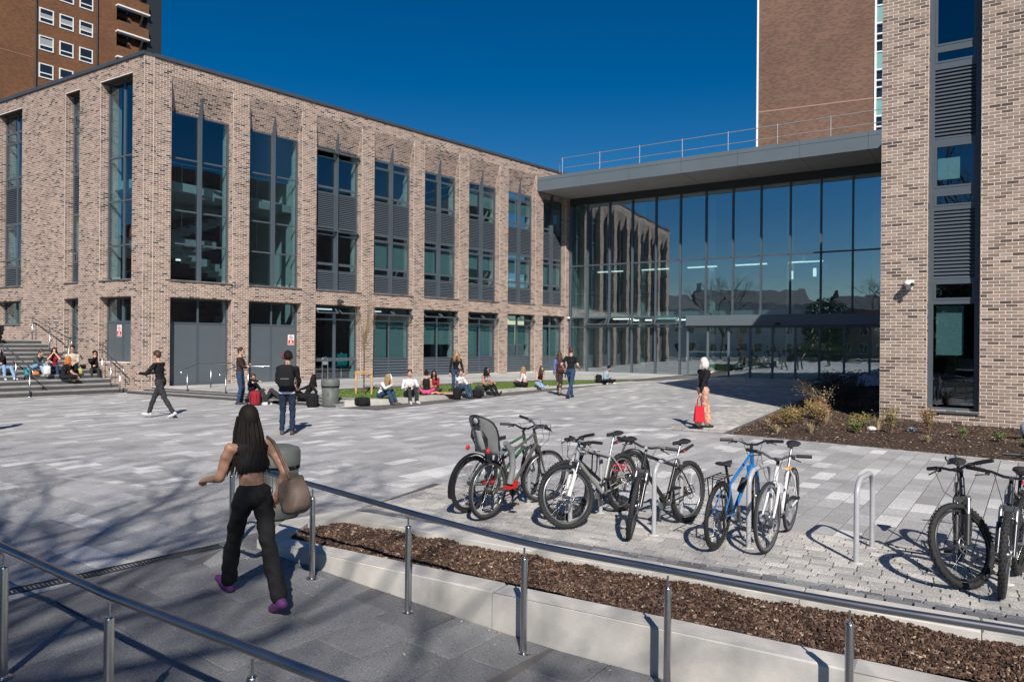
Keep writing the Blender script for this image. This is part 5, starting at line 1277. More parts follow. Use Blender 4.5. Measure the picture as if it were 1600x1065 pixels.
bicycle('blue bicycle with a black rear rack leaning on the hoop', (2.03, 7.13), (2.70, 8.03), 'trek', (.01, .16, .46), 'bright_blue_paint', R=.34, tw=.040, rimk=True, steer=.25, lean=.06, rack=True, seat_h=.86, bar_h=1.0, low_step=False, extras=(bottle,))
bicycle('white road hybrid facing the railing with an orange lock', (3.03, 7.86), (2.49, 7.03), 'trek', (.72, .73, .74), 'white_gloss_paint', R=.345, tw=.032, steer=-.12, lean=-.05, seat_h=.97, bar_h=.95, extras=(orange_lock,))
bicycle('black mountain bike with a big front wheel turned side on', (4.36, 6.98), (3.84, 6.06), 'mtb', (.014, .014, .016), 'matt_black_paint', R=.35, tw=.052, rimk=True, steer=-.75, lean=.05, seat_h=.93, bar_h=1.02, fork_m=M_blk, extras=(phone_mount,))
bicycle('dark suspension bike with a straight front wheel and red reflector', (4.72, 6.72), (3.98, 5.84), 'mtb', (.02, .022, .026), 'graphite_paint', R=.345, tw=.054, rimk=True, steer=.05, lean=-.03, seat_h=.9, bar_h=1.0, extras=(rear_light, bottle))
bicycle('black bicycle at the end of the row with orange pedals', (4.52, 6.42), (5.3, 7.2), 'mtb', (.04, .04, .045), 'grey_black_paint', R=.34, tw=.050, rimk=True, steer=.1, lean=.04, seat_h=.9, bar_h=.98, extras=(orange_lock, rear_light))

# ================================================================ plants in the bed by the near block
M_leaf = mat('shrub_leaves', rough=.7, attr=True); M_stem = mat('shrub_stems', (.16, .11, .07), rough=.9)
def shrub(label, x, y, r, h, cols, n=420, name='shrub', leaf=(.018, .035)):
    z = zb2(x, y); t = thing(name, label, 'shrub', (x, y, z), group='small shrubs in the bark bed'); rr = random.Random(int(x*100)+int(y*10)); m = MB(); lf = MB()
    for i in range(14):
        a = rr.uniform(0, 6.28); q = rr.uniform(.2, .95); p1 = Vector((math.cos(a)*r*q, math.sin(a)*r*q, h*rr.uniform(.65, 1.05))); mid = p1*.5+Vector((0, 0, h*.12)); m.tube([(0, 0, -.03), mid, p1], [.006, .005, .003], 4, caps=False)
        for k in range(int(n/14*.7)):
            f = rr.uniform(.25, 1.05); c = (mid*(2*f) if f < .5 else mid.lerp(p1, 2*f-1))+Vector((rr.gauss(0, r*.16), rr.gauss(0, r*.16), rr.gauss(0, h*.06)))
            u = Vector((rr.gauss(0, 1), rr.gauss(0, 1), rr.gauss(.4, 1))).normalized(); w2 = u.orthogonal().normalized(); h2 = u.cross(w2); s_ = rr.uniform(*leaf); kk = rr.uniform(.7, 1.3); lf.col = tuple(v*kk for v in rr.choice(cols))
            lf.add([c-u*s_, c+w2*s_*.4, c+u*s_, c-w2*s_*.4+h2*s_*.1], [(0, 1, 2, 3)])
    m.build('stem', M_stem, t); lf.build('foliage', M_leaf, t); return t
GY = [(.24, .21, .05), (.16, .17, .04), (.28, .21, .07), (.18, .12, .06)]; GG = [(.07, .13, .03), (.09, .15, .04)]; OR = [(.32, .13, .05), (.26, .15, .06), (.22, .08, .04), (.16, .09, .05)]
shrub('yellow green shrub on the bark near the sett margin', 6.15, 15.9, .26, .42, GY+OR[:1])
shrub('orange tipped shrub third from the sett margin', 6.75, 15.7, .24, .45, OR+GY)
shrub('mixed yellow and orange shrub with a taller shoot', 6.5, 16.3, .26, .4, GY+OR)
shrub('low fresh green shrub in the middle of the bark bed', 7.15, 15.0, .18, .30, GG+GY[:1])
shrub('pale yellow shrub standing just before the brick corner', 7.45, 15.4, .25, .40, GY)
shrub('upright green and yellow shrub by the brick wall', 7.75, 14.75, .22, .52, GY+GG+OR[:1], 560)
shrub('upright orange and yellow shrub by the brick wall', 8.35, 14.45, .20, .52, OR+GY, 560)
shrub('tiny bright green plant under the window strip', 8.75, 14.05, .14, .20, GG, 160)
shrub('second tiny green plant farther from the shrubs', 9.15, 13.55, .14, .18, GG, 160)
shrub('low tuft of green leaves near the edge of the bed', 9.35, 13.05, .14, .16, GG, 160)
shrub('small reddish shrub half hidden by its yellow neighbour', 7.05, 16.4, .22, .36, OR+[(.14, .06, .03)])
shrub('thin orange shrub at the pointed tip of the bark bed', 5.95, 16.35, .22, .34, OR+GY[:1], 300)
shrub('green and orange shrub between the tip and the first yellow one', 6.35, 16.75, .24, .38, GG+OR[:1], 380)
shrub('yellow shrub just in front of the pale twiggy one', 7.3, 17.4, .26, .40, GY, 380)
shrub('rusty shrub in front of the dark planting', 7.5, 17.9, .28, .42, OR, 380)
shrub('sprawling pale twiggy shrub in front of the dark planting', 8.1, 18.8, .5, .65, [(.40, .34, .22), (.30, .26, .15)], 260, leaf=(.02, .03))
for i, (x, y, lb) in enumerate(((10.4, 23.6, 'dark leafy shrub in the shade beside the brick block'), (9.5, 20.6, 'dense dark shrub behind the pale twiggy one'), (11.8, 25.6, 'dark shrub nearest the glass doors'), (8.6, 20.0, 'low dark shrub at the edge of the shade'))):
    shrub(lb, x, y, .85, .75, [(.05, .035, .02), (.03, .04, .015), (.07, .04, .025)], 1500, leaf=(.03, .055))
shrub('bare thorny bush against the brick wall beside the window', 10.75, 13.85+.35, .5, .75, [(.20, .09, .05), (.12, .10, .04)], 200, leaf=(.015, .03))
SG = mat('dry_grass', rough=.9, attr=True)
def tuft(label, x, y, r, h, n=70, cols=((.42, .33, .18), (.30, .22, .11), (.50, .42, .26))):
    z = zb2(x, y); t = thing('grass_tuft', label, 'grass tuft', (x, y, z), group='dry grass tufts in the bark bed'); rr = random.Random(int(x*131+y*17)); m = MB()
    for i in range(n):
        a = rr.uniform(0, 6.28); q = rr.uniform(.1, 1); k = rr.uniform(.7, 1.2); m.col = tuple(v*k for v in rr.choice(cols)); e = Vector((math.cos(a)*r*q, math.sin(a)*r*q, h*rr.uniform(.5, 1)))
        s_ = Vector((-math.sin(a), math.cos(a), 0))*.004; b_ = Vector((math.cos(a), math.sin(a), 0))*.03; mid = e*.5+Vector((0, 0, h*.15))
        m.add([b_-s_, b_+s_, mid+s_, mid-s_, e], [(0, 1, 2, 3), (3, 2, 4)])
    m.build('blades', SG, t)
for i, (x, y, r, h, lb) in enumerate(((5.75, 15.65, .3, .22, 'flat straw coloured tuft at the tip of the bark bed'), (6.35, 15.35, .26, .26, 'dry tuft before the first yellow shrub'), (6.95, 16.0, .3, .38, 'taller dry tuft between the orange shrubs'), (7.3, 16.9, .35, .45, 'ragged dry tuft at the edge of the shade'),
    (7.9, 15.6, .26, .34, 'dry tuft at the foot of the brick corner'), (8.0, 13.9, .2, .16, 'low dry tuft at the open edge of the bark'), (9.9, 13.5, .28, .24, 'dry tuft near the bollard light'), (6.0, 16.9, .25, .2, 'small dry tuft on the sett margin side'), (7.1, 18.3, .3, .35, 'dry tuft beside the pale twiggy shrub'))):
    tuft(lb, x, y, r, h)
# sheeting heaped on the dark shrubs, a bollard light, small white covers
t = thing('plastic_sheeting', 'crumpled pale plastic sheeting heaped beside the dark shrubs', 'sheeting', (14.1, 29.6, zb2(14, 29.6)))
m = MB(); m.smooth = True; n_ = 40
vs = [((i/n_-.5)*3.2, (j/n_-.5)*2.0, max(0, .55*math.exp(-((i/n_-.5)*2.2)**2-((j/n_-.5)*2.4)**2)+.16*mnoise.noise(Vector((i*.33, j*.3, 0)))+.07*mnoise.noise(Vector((i*.9, j*.9, 4))))-.05) for j in range(n_+1) for i in range(n_+1)]
m.add(vs, [(j*(n_+1)+i, j*(n_+1)+i+1, (j+1)*(n_+1)+i+1, (j+1)*(n_+1)+i) for j in range(n_) for i in range(n_)]); m.build('sheet', mat('pale_sheet', (.55, .62, .66), rough=.35, var=.15, vscale=4), t)
t = thing('bollard_light', 'short blue grey bollard light at the edge of the bark bed', 'bollard', (10.12, 14.2-.05, zb2(10.1, 14.1)))
m = MB(); m.lathe([(.10, -.1), (.10, .12), (.12, .14)], seg=20); m.build('base', M_bin, t); m = MB(); m.lathe([(.13, .12), (.15, .20), (.13, .30), (.06, .36), (0, .37)], seg=20); m.build('lamp_head', mat('blue_grey_plastic', (.35, .42, .50), rough=.3), t)
for x, y, lb in ((7.78, 15.62, 'white marker stone at the foot of the brick corner'), (8.3, 15.0, 'second white marker stone on the bark by the wall')):
    t = thing('marker_stone', lb, 'stone', (x, y, zb2(x, y))); m = MB(); m.ell((0, 0, .03), (.11, .09, .06), 10, 6); m.build('stone', mat('white_stone', (.6, .6, .6), rough=.8, bump=.3, bscale=30), t)
# ================================================================ people
def skin(name, c): return mat(name, c, rough=.5, spec=.4)
SK = skin('skin_fair', (.56, .33, .24)); SK2 = skin('skin_tan', (.38, .21, .14)); SK3 = skin('skin_brown', (.20, .11, .07))
def cloth(name, c, r=.85): return mat('cloth_'+name, c, rough=r, var=.10, vscale=9, bump=.25, bscale=90, spec=.2)
BLK = cloth('black', (.012, .012, .014)); CHAR = cloth('charcoal', (.035, .036, .04)); DKBR = cloth('dark_brown', (.045, .028, .026)); DEN = cloth('denim', (.03, .06, .115)); DEND = cloth('dark_denim', (.016, .028, .055)); DENL = cloth('light_denim', (.22, .34, .50))
WHT = cloth('white', (.66, .65, .66)); CRM = cloth('cream', (.50, .44, .36)); GRN = cloth('green_grey', (.05, .07, .07)); MAR = cloth('maroon', (.25, .02, .03)); PINK = cloth('pink', (.65, .10, .25)); COAT = cloth('blue_coat', (.12, .17, .38)); LBLU = cloth('pale_denim_jacket', (.30, .40, .46)); KHA = cloth('khaki', (.28, .20, .15))
ORS = mat('cloth_peach_pattern', (.52, .31, .22), rough=.85, var=.30, vscale=22, bump=.3, bscale=60); TEAL = cloth('teal', (.05, .30, .33)); ORH = mat('ginger_hair', (.42, .12, .02), rough=.6)
SHW = mat('shoe_white', (.6, .6, .6), rough=.6); SHB = mat('shoe_black', (.02, .02, .02), rough=.6); SHBR = mat('shoe_brown', (.10, .06, .045), rough=.6); SHP = mat('shoe_purple', (.10, .025, .12), rough=.7)
HBK = mat('hair_black', (.010, .007, .006), rough=.75, spec=.25, var=.3, vscale=60); HBR = mat('hair_brown', (.06, .032, .02), rough=.5, var=.3, vscale=60); HBL = mat('hair_blond', (.30, .19, .09), rough=.5, var=.3, vscale=60); HWH = mat('hair_white', (.62, .58, .54), rough=.5, var=.15, vscale=60)
M_eye = mat('eye_dark', (.02, .015, .012), rough=.3); M_lip = mat('lips', (.42, .14, .12), rough=.5); M_sung = mat('sunglasses', (.01, .01, .012), rough=.15)
def capm(m, a, b, ra, rb, seg=12):
    a, b = Vector(a), Vector(b); d = b-a
    if d.length < 1e-4: d = Vector((0, 0, 1e-3)); b = a+d
    d = d.normalized()
    m.tube([a-d*ra*.97, a-d*ra*.7, a-d*ra*.3, a, b, b+d*rb*.3, b+d*rb*.7, b+d*rb*.97], [ra*.22, ra*.71, ra*.95, ra, rb, rb*.95, rb*.71, rb*.22], seg)
def ik(a, b, l1, l2, pole):
    a, b = Vector(a), Vector(b); d = b-a; L = min(d.length, (l1+l2)*.995); dn = d.normalized(); b2 = a+dn*L
    x = (l1*l1-l2*l2+L*L)/(2*L); h = math.sqrt(max(l1*l1-x*x, 0)); p = Vector(pole); p = p-dn*p.dot(dn)
    if p.length < 1e-5: p = dn.orthogonal()
    return a+dn*x+p.normalized()*h, b2
def figure(label, loc, head_deg, H=1.72, pelvis=(0, 0, .94), spine=(0, .03, 1), look=(0, 1, -.05), hl=None, hr=None, fl=(-.10, 0, .08), fr=(.10, 0, .08), toel=None, toer=None,
           kpole=(0, 1, .1), kl=None, kr=None, el=(-.4, -1, -.2), er=(.4, -1, -.2), top=BLK, bot=DEN, shoe=SHB, sk=SK, hair=HBR, hs='short', sleeve='long', legs='long', female=False, midriff=False, flare=0., glasses=None, vox=.0115, group=None, socks=None, twist=0., wide=1.):
    k = H/1.75; V = Vector; prims = []; body = MB(); paint = []
    def C(a, b, ra, rb, reg): prims.append(('c', V(a), V(b), ra, rb, reg)); capm(body, a, b, ra, rb)
    def E(c, r, rot, reg): prims.append(('e', V(c), V(r), rot, 0, reg)); body.ell(c, r, 14, 9, rot)
    pv = V(pelvis); sp_ = V(spine).normalized(); hips_r = V((1, 0, 0)); sx = Matrix.Rotation(twist, 3, 'Z') @ hips_r
    fwd = sp_.cross(hips_r)*-1; fwd = hips_r.cross(sp_)*-1; fwd = sp_.cross(hips_r); 
    if fwd.y < 0: fwd = -fwd
    W = wide*(.92 if female else 1.)
    ch = pv+sp_*.30*k; sc = pv+sp_*.46*k; Rt = Matrix((sx, V((-sx.y, sx.x, 0)), V((0, 0, 1)))).transposed(); Rs = Matrix((sx, sp_.cross(sx), sp_)).transposed()
    b_top = top; tb = .006
    E(pv+sp_*.02, (.155*k*W*(1.06 if female else 1), .115*k, .12*k), Rs, bot)
    E(pv+sp_*.15*k, (.128*k*W*(.88 if female else 1), .095*k, .13*k), Rs, sk if midriff else top)
    E(ch, ((.158 if not female else .142)*k*W, .112*k, .155*k), Rs, top); E(sc-sp_*.06*k, (.165*k*W, .09*k, .09*k), Rs, top)
    if female: 
        for s_ in (-1, 1): E(ch+sp_*.02+sx*s_*.065*k+fwd*.085*k, (.055*k, .05*k, .055*k), Rs, top)
    if not midriff: E(pv+sp_*.06*k, (.150*k*W, .112*k, .08*k), Rs, top)
    lk = V(look).normalized(); nb = sc+sp_*.015*k; nt_ = nb+(sp_*.6+V((0, 0, .4))).normalized()*.085*k; C(nb, nt_, .052*k, .05*k, sk)
    up = (sp_*.3+V((0, 0, 1))).normalized(); hr_ = lk.cross(up).normalized(); up = hr_.cross(lk).normalized(); hc = nt_+up*.095*k+lk*.018*k; Rh = Matrix((hr_, lk, up)).transposed()
    E(hc, (.074*k, .094*k, .108*k), Rh, sk); E(hc+lk*.03*k-up*.055*k, (.054*k, .060*k, .055*k), Rh, sk)   # skull, jaw
    E(hc+lk*.098*k-up*.022*k, (.013*k, .018*k, .022*k), Rh, sk)                                              # nose
    for s_ in (-1, 1):
        E(hc+hr_*s_*.076*k-up*.012*k-lk*.005*k, (.010*k, .018*k, .030*k), Rh, sk)
        paint.append((hc+hr_*s_*.031*k+lk*.086*k+up*.006*k, .0105*k, M_eye)); paint.append((hc+hr_*s_*.034*k+lk*.088*k+up*.030*k, .0085*k, hair))
    paint.append((hc+lk*.088*k-up*.062*k, .0155*k, M_lip))
    # arms
    for s_, hand, pole in ((-1, hl, el), (1, hr, er)):
        sh = sc-sp_*.035*k+sx*s_*.175*k*W
        if hand is None: hand = sh+V((s_*.06, .05, -.53*k))
        elb, wr = ik(sh, V(hand), .285*k, .255*k, V((pole[0], pole[1], pole[2])))
        up_reg = top if sleeve != 'none' else sk; lo = top if sleeve == 'long' else sk
        bulk = .006 if sleeve == 'long' else 0
        C(sh, elb, (.052+bulk)*k, (.041+bulk)*k, lo if sleeve != 'short' else sk)
        if sleeve == 'short': C(sh, sh.lerp(elb, .62), .062*k, .056*k, top)
        if sleeve == 'none': C(sh, sh.lerp(elb, .02), .05*k, .045*k, sk)
        C(elb, elb.lerp(wr, .92), (.041+bulk)*k, (.028+bulk)*k, lo); C(wr.lerp(elb, .12), wr, .026*k, .026*k, sk)
        d = (wr-elb).normalized(); side = d.cross(V((0, 0, 1))); side = side.normalized() if side.length > .2 else V((1, 0, 0)); nrm = side.cross(d)
        C(wr, wr+d*.055*k, .028*k, .030*k, sk)
        for q in range(4):
            o = side*(q-1.5)*.0175*k; L = (.062, .074, .070, .056)[q]*k; a0 = wr+d*.065*k+o; a1 = a0+(d*.8-nrm*.35).normalized()*L*.55; C(a0, a1, .0092*k, .0088*k, sk); C(a1, a1+(d*.35-nrm*.9).normalized()*L*.45, .0088*k, .0078*k, sk)
        a0 = wr+d*.02*k-side*s_*.02*k; C(a0, a0+(d*.7-side*s_*.7).normalized()*.055*k, .012*k, .009*k, sk)
    # legs
    toes = []
    for s_, ft, kp_, toe in ((-1, fl, kl, toel), (1, fr, kr, toer)):
        hp = pv+sx*s_*.088*k*W-sp_*.02; kn, an = ik(hp, V(ft), .43*k, .42*k, V(kp_ or kpole)); bl = .008 if legs == 'long' else 0
        reg = bot if legs != 'short' else sk
        C(hp, kn, (.085+bl)*k*W, (.055+bl)*k, bot if legs != 'bare' else sk); lowreg = bot if legs == 'long' else sk
        C(kn, kn.lerp(an, .4), (.052+bl+flare*.5)*k, (.052+bl+flare)*k, lowreg); C(kn.lerp(an, .4), an.lerp(kn, .06+flare*3), (.052+bl+flare)*k, (.036+bl*2+flare*1.4)*k, lowreg); C(an.lerp(kn, .12), an, .036*k, .036*k, socks or (bot if legs == 'long' else sk))
        t = V(toe) if toe else V((s_*.12, 1, -.05)); t = t.normalized(); dn = V((0, 0, -1)); dn = dn-t*dn.dot(t); dn.normalize()
        heel = an+dn*.045*k-t*.045*k; ball = heel+t*.15*k+dn*.008; tip = heel+t*.215*k+dn*.010
        C(an+dn*.0, heel, .038*k, .035*k, shoe); C(heel, ball, .036*k, .042*k, shoe); C(ball, tip, .042*k, .031*k, shoe); toes.append(tip)
    tmp = body.build('tmp', [SK]); rm = tmp.modifiers.new('r', 'REMESH'); rm.mode = 'VOXEL'; rm.voxel_size = vox; rm.use_smooth_shade = True
    sm = tmp.modifiers.new('s', 'SMOOTH'); sm.factor = .5; sm.iterations = 2
    dg = bpy.context.evaluated_depsgraph_get(); me = bpy.data.meshes.new_from_object(tmp.evaluated_get(dg)); bpy.data.objects.remove(tmp)
    n = len(me.vertices); co = np.empty(n*3); me.vertices.foreach_get('co', co); co = co.reshape(-1, 3); nv = np.empty(n*3); me.vertices.foreach_get('normal', nv); nv = nv.reshape(-1, 3)
    regs = []; 
    for p in prims+paint:
        r = p[5] if len(p) == 6 else p[2]
        if r not in regs: regs.append(r)
    nf = len(me.polygons); fc = np.empty(nf*3); me.polygons.foreach_get('center', fc); fc = fc.reshape(-1, 3)
    best = np.full(nf, 9e9); idx = np.zeros(nf, dtype=np.int32)
    for p in prims:
        if p[0] == 'c':
            a = np.array(p[1]); d = np.array(p[2])-a; L2 = max(d@d, 1e-9); t = np.clip((fc-a)@d/L2, 0, 1); dist = np.linalg.norm(fc-(a+t[:, None]*d), axis=1)-(p[3]+(p[4]-p[3])*t)
        else:
            R3 = np.array(p[3]) if p[3] is not None else np.eye(3); q = (fc-np.array(p[1]))@R3; r = np.array(p[2]); nn_ = np.linalg.norm(q/r, axis=1); dist = (nn_-1)*r.min()
        m_ = dist < best; best[m_] = dist[m_]; idx[m_] = regs.index(p[5])
    for c, r, mt_ in paint: idx[np.linalg.norm(fc-np.array(c), axis=1) < r] = regs.index(mt_)
    # folds in the clothes
    hcn = np.array(hc); far = (np.linalg.norm(co-hcn, axis=1) > .17)
    f_ = (np.sin(co[:, 2]*34+np.sin(co[:, 0]*21)*2.4+co[:, 1]*19)*np.sin(co[:, 0]*27+co[:, 2]*11+co[:, 1]*9)*.007+np.sin(co[:, 2]*71+co[:, 0]*43)*.002)
    co2 = co+nv*(f_*far)[:, None]; me.vertices.foreach_set('co', co2.ravel())
    me.materials.clear()
    for r in regs: me.materials.append(r)
    me.polygons.foreach_set('material_index', idx); me.polygons.foreach_set('use_smooth', np.ones(nf, bool)); me.update()
    o = bpy.data.objects.new('person', me); COL.objects.link(o); o.location = loc; o.rotation_euler = (0, 0, R_(head_deg-90)); tag(o, label, 'person', group)
    # hair
    h = MB(); h.ell(hc-lk*.016*k+up*.020*k, (.083*k, .094*k, .108*k), 18, 12, Rh); rr = random.Random(hash(label) % 999 if False else len(label)*7+int(H*1000))
    if hs in ('long', 'flow', 'bob'):
        TH = .45 if hs == 'flow' else .8
        for i in range(230 if hs == 'flow' else 80):
            a = rr.uniform(-2.6, 2.6); rad = rr.uniform(.055, .085)*k; st_ = hc+up*.03*k+(-lk*math.cos(a)+hr_*math.sin(a))*rad; L = rr.uniform(.26, .36)*k if hs == 'long' else (rr.uniform(.15, .21)*k if hs == 'bob' else rr.uniform(.36, .52)*k)
            if abs(a) > 1.9: st_ -= lk*0.0; L *= .8
            dr_ = (V((0, 0, -1))*1.0-sp_*.25+(-lk*math.cos(a)+hr_*math.sin(a))*.22); dr_.normalize()
            h.tube([st_, st_+dr_*L*.35+V((rr.uniform(-.01, .01), rr.uniform(-.01, .01), 0)), st_+dr_*L*.7-lk*.01, st_+dr_*L+V((rr.uniform(-.03, .03), rr.uniform(-.03, .03), 0))], [.016*k*TH, .020*k*TH, .016*k*TH, .003*k], 5)
    elif hs == 'short':
        for i in range(40):
            a = rr.uniform(0, 6.28); e = rr.uniform(.15, 1.4); c = hc-lk*.016*k+up*.022*k+(hr_*math.cos(a)*math.cos(e)*.080+lk*math.sin(a)*math.cos(e)*.092+up*math.sin(e)*.104)*k; h.ell(c, (.02*k, .02*k, .015*k), 6, 4)
    elif hs == 'bun': h.ell(hc-lk*.06*k+up*.115*k, (.042*k, .042*k, .038*k), 12, 8)
    h.build('hair', hair, o)
    if glasses:
        g_ = MB()
        for s_ in (-1, 1): g_.ell(hc+hr_*s_*.032*k+lk*.096*k+up*.004*k, (.024*k, .008*k, .018*k), 10, 6, Rh); g_.tube([hc+hr_*s_*.055*k+lk*.09*k+up*.008*k, hc+hr_*s_*.078*k-lk*.01*k+up*.008*k], .004*k, 5)
        g_.tube([hc-hr_*.02*k+lk*.098*k+up*.006*k, hc+hr_*.02*k+lk*.098*k+up*.006*k], .004*k, 5); g_.build('sunglasses' if glasses == 1 else 'glasses', M_sung, o)
    o['_h'] = 0; del o['_h']
    return o, dict(hc=hc, lk=lk, up=up, hr=hr_, k=k, sc=sc, ch=ch, sp=sp_, fwd=fwd, sx=sx, pv=pv)
def rbox(m, c, h, r=.03, seg=3):   # soft rounded block by superellipsoid
    o = m.smooth; m.smooth = True; N_, Mr = 20, 12; vs = []
    f = lambda v, p: math.copysign(abs(v)**p, v)
    for i in range(Mr+1):
        t = -math.pi/2+math.pi*i/Mr
        for j in range(N_):
            a = 2*math.pi*j/N_; vs.append((c[0]+h[0]*f(math.cos(t), .45)*f(math.cos(a), .45), c[1]+h[1]*f(math.cos(t), .45)*f(math.sin(a), .45), c[2]+h[2]*f(math.sin(t), .5)))
    m.add(vs, [(i*N_+j, i*N_+(j+1) % N_, (i+1)*N_+(j+1) % N_, (i+1)*N_+j) for i in range(Mr) for j in range(N_)]); m.smooth = o
def backpack(label, loc, deg, mt, size=(.15, .09, .22), tilt=0., group='backpacks and bags of the sitters', strap=True):
    t = thing('backpack', label, 'backpack', group=group); t.matrix_world = Matrix.Translation(loc) @ Matrix.Rotation(R_(deg-90), 4, 'Z') @ Matrix.Rotation(tilt, 4, 'X')
    w_, d, h = size; m = MB(); rbox(m, (0, 0, h), (w_, d, h)); m.build('bag', mt, t)
    m = MB(); rbox(m, (0, -d*.9, h*.6), (w_*.72, d*.4, h*.42)); m.build('front_pocket', mt, t)
    m = MB(); m.tube([(-.03, d*.6, 2*h-.01), (-.03, d*.6, 2*h+.04), (.03, d*.6, 2*h+.04), (.03, d*.6, 2*h-.01)], .008, 6); m.build('top_handle', mt, t)
    m = MB()
    for s_ in (-1, 1): m.tube([(s_*w_*.5, d*.8, 1.85*h), (s_*w_*.55, d*1.5, 1.4*h), (s_*w_*.6, d*1.5, .8*h), (s_*w_*.6, d*.8, .2*h)], .012, 6)
    if strap: m.build('strap', mt, t)
    m = MB(); m.box((-w_*.5, -d*1.32, h*.82), (w_*.5, -d*1.28, h*.85)); m.build('zip', M_galv, t)
    return t

def Z(x, y): return zp(x, y)
# --- the woman striding down the ramp, back to the camera
fx, fy = -2.06, 5.78; z0 = zramp(-1.85, 5.6)
wo, wi = figure('dark haired woman in black striding away between the two handrails', (fx, fy, z0), 136, 1.66, pelvis=(0, .0, .875), spine=(.0, .13, 1), look=(0, 1, -.15), hl=(-.20, .40, .98), hr=(.21, .0, .86), fl=(-.04, .34, .12), fr=(.05, -.36, .12), toel=(-.05, 1, .3), toer=(.05, 1, -.35),
    kl=(-.05, 1, .1), kr=(.05, 1, .1), el=(-.25, -1, -.9), er=(.25, -1, -.2), top=BLK, bot=BLK, flare=.012, shoe=SHP, sk=skin('skin_olive', (.34, .19, .13)), hair=HBK, hs='flow', sleeve='none', midriff=True, female=True, vox=.0085, wide=1.04)
t = thing('shoulder_bag', 'soft taupe shoulder bag swinging at the striding woman\'s side', 'bag'); t.matrix_world = Matrix.Translation((fx, fy, z0)) @ Matrix.Rotation(R_(46), 4, 'Z')
TPE = mat('cloth_taupe', (.12, .088, .07), rough=.8, var=.2, vscale=7, bump=.5, bscale=35)
m = MB(); rbox(m, (0, 0, 0), (.075, .15, .135)); m.v = [(.27+x*(1+.25*(z < 0))+.012*math.sin(y*40+z*25), -.16+y*(1.0-.25*max(z, 0)/.135)+.02*math.sin(z*22), .90+z*(1+.18*math.cos(y*11))-.02*math.cos(y*9)) for x, y, z in m.v]; bo = m.build('bag', TPE, t)
m = MB(); m.tube([(.24, -.08, 1.02), (.215, .05, 1.15), (.19, .09, 1.27), (.15, .06, 1.335), (.16, -.03, 1.30), (.21, -.20, 1.02)], .012, 8); m.build('strap', TPE, t)
m = MB(); m.tube([(.345, -.27, .98), (.352, -.16, .985), (.345, -.05, .98)], .004, 5); m.build('zip', M_steel, bo)
# --- standing and walking people
def stand(label, x, y, deg, H, **kw): return figure(label, (x, y, Z(x, y)), deg, H, pelvis=(0, 0, .535*H), fl=(-.11, .02, .08), fr=(.11, -.02, .08), **kw)
stand('man in a dark jumper and jeans standing with folded arms', -8.40, 22.35, 5, 1.80, spine=(0, .0, 1), look=(.1, 1, -.1), hl=(.06, .24, 1.18), hr=(-.08, .25, 1.22), el=(-.9, -.2, -.6), er=(.9, -.2, -.6), top=DKBR, bot=DEN, shoe=SHB, hair=HBR, group=None, glasses=1)
mo, mi = stand('man seen from behind wearing a large black backpack and dark jeans', -4.78, 15.42, 98, 1.82, look=(-.5, 1, 0), hl=(-.16, .30, 1.02), hr=(.18, .32, 1.0), top=BLK, bot=DEND, shoe=SHBR, hair=HBK)
m = MB()
for s_ in (-1, 1): m.lathe([(0, -.012), (.034, -.012), (.034, .018), (0, .018)], (0, 0, 0), 14, 'X'); m.v[-56:] = [tuple(mi['hc']+mi['hr']*(p[0]*s_+s_*.088)+mi['lk']*p[1]+mi['up']*(p[2]-.01)) for p in m.v[-56:]]
m.tube([mi['hc']+mi['hr']*.098*math.cos(a)+mi['up']*(.135*math.sin(a)) for a in [i*math.pi/10 for i in range(11)]], .009, 6); m.build('headphones', MAR, mo)
m = MB(); rbox(m, (0, 0, .90), (.17, .12, .03)); m.build('shirt_hem', WHT, mo)
backpack('large black backpack on the back of the man in dark jeans', (-4.78+.025, 15.42-.20, Z(-4.78, 15.42)+1.0), 98, BLK, (.17, .11, .25), group=None)
figure('blurred looking young man in black striding past the corner steps', (-8.98, 18.5, Z(-8.7, 18.5)), 172, 1.78, pelvis=(0, 0, .93), spine=(0, .14, 1), look=(0, 1, -.2), hl=(-.20, .45, 1.15), hr=(.18, .50, 1.12), fl=(-.05, -.42, .10), fr=(.04, .36, .09), toel=(0, .9, -.4), toer=(0, 1, .1), top=BLK, bot=CHAR, shoe=SHW, hair=HBR)
wk = dict(pelvis=(0, 0, .90), spine=(0, .05, 1), fl=(-.08, .28, .085), fr=(.06, -.34, .13), toer=(0, .9, -.5))
figure('man in a black t-shirt and jeans walking towards the lawn', (2.06, 25.3, Z(2, 25)), 60, 1.84, top=BLK, bot=DEN, shoe=SHB, hair=HBR, sleeve='short', hl=(-.30, .10, 1.0), hr=(.28, .16, 1.02), **{**wk, 'pelvis': (0, 0, .96)})
figure('woman in a blue coat walking beside the man in black', (1.74, 26.5, Z(1.7, 26)), 75, 1.66, top=COAT, bot=KHA, shoe=SHBR, hair=HBR, hs='long', female=True, **{**wk, 'pelvis': (0, 0, .86), 'fl': (-.08, .2, .085), 'fr': (.06, -.22, .10)})
m_ = backpack('small maroon brown backpack on the woman in the blue coat', (1.80, 26.3, Z(1.8, 26.3)+.80), 75, cloth('brown_bag', (.06, .02, .022)), (.16, .10, .21), group=None)
wo2, w2i = figure('white haired woman in a black jacket and peach trousers', (4.46, 16.85, Z(4.4, 16.8)), 15, 1.70, pelvis=(0, 0, .90), spine=(0, .04, 1), look=(.1, 1, 0), hl=(-.02, .20, 1.28), hr=(.22, -.20, .80), fl=(-.07, .16, .09), fr=(.06, -.18, .10), toer=(0, .95, -.3), kl=(0, 1, 0), top=BLK, bot=ORS, shoe=SHB, hair=HWH, hs='bob', female=True, legs='long', wide=1.18, flare=.028, socks=SHB)
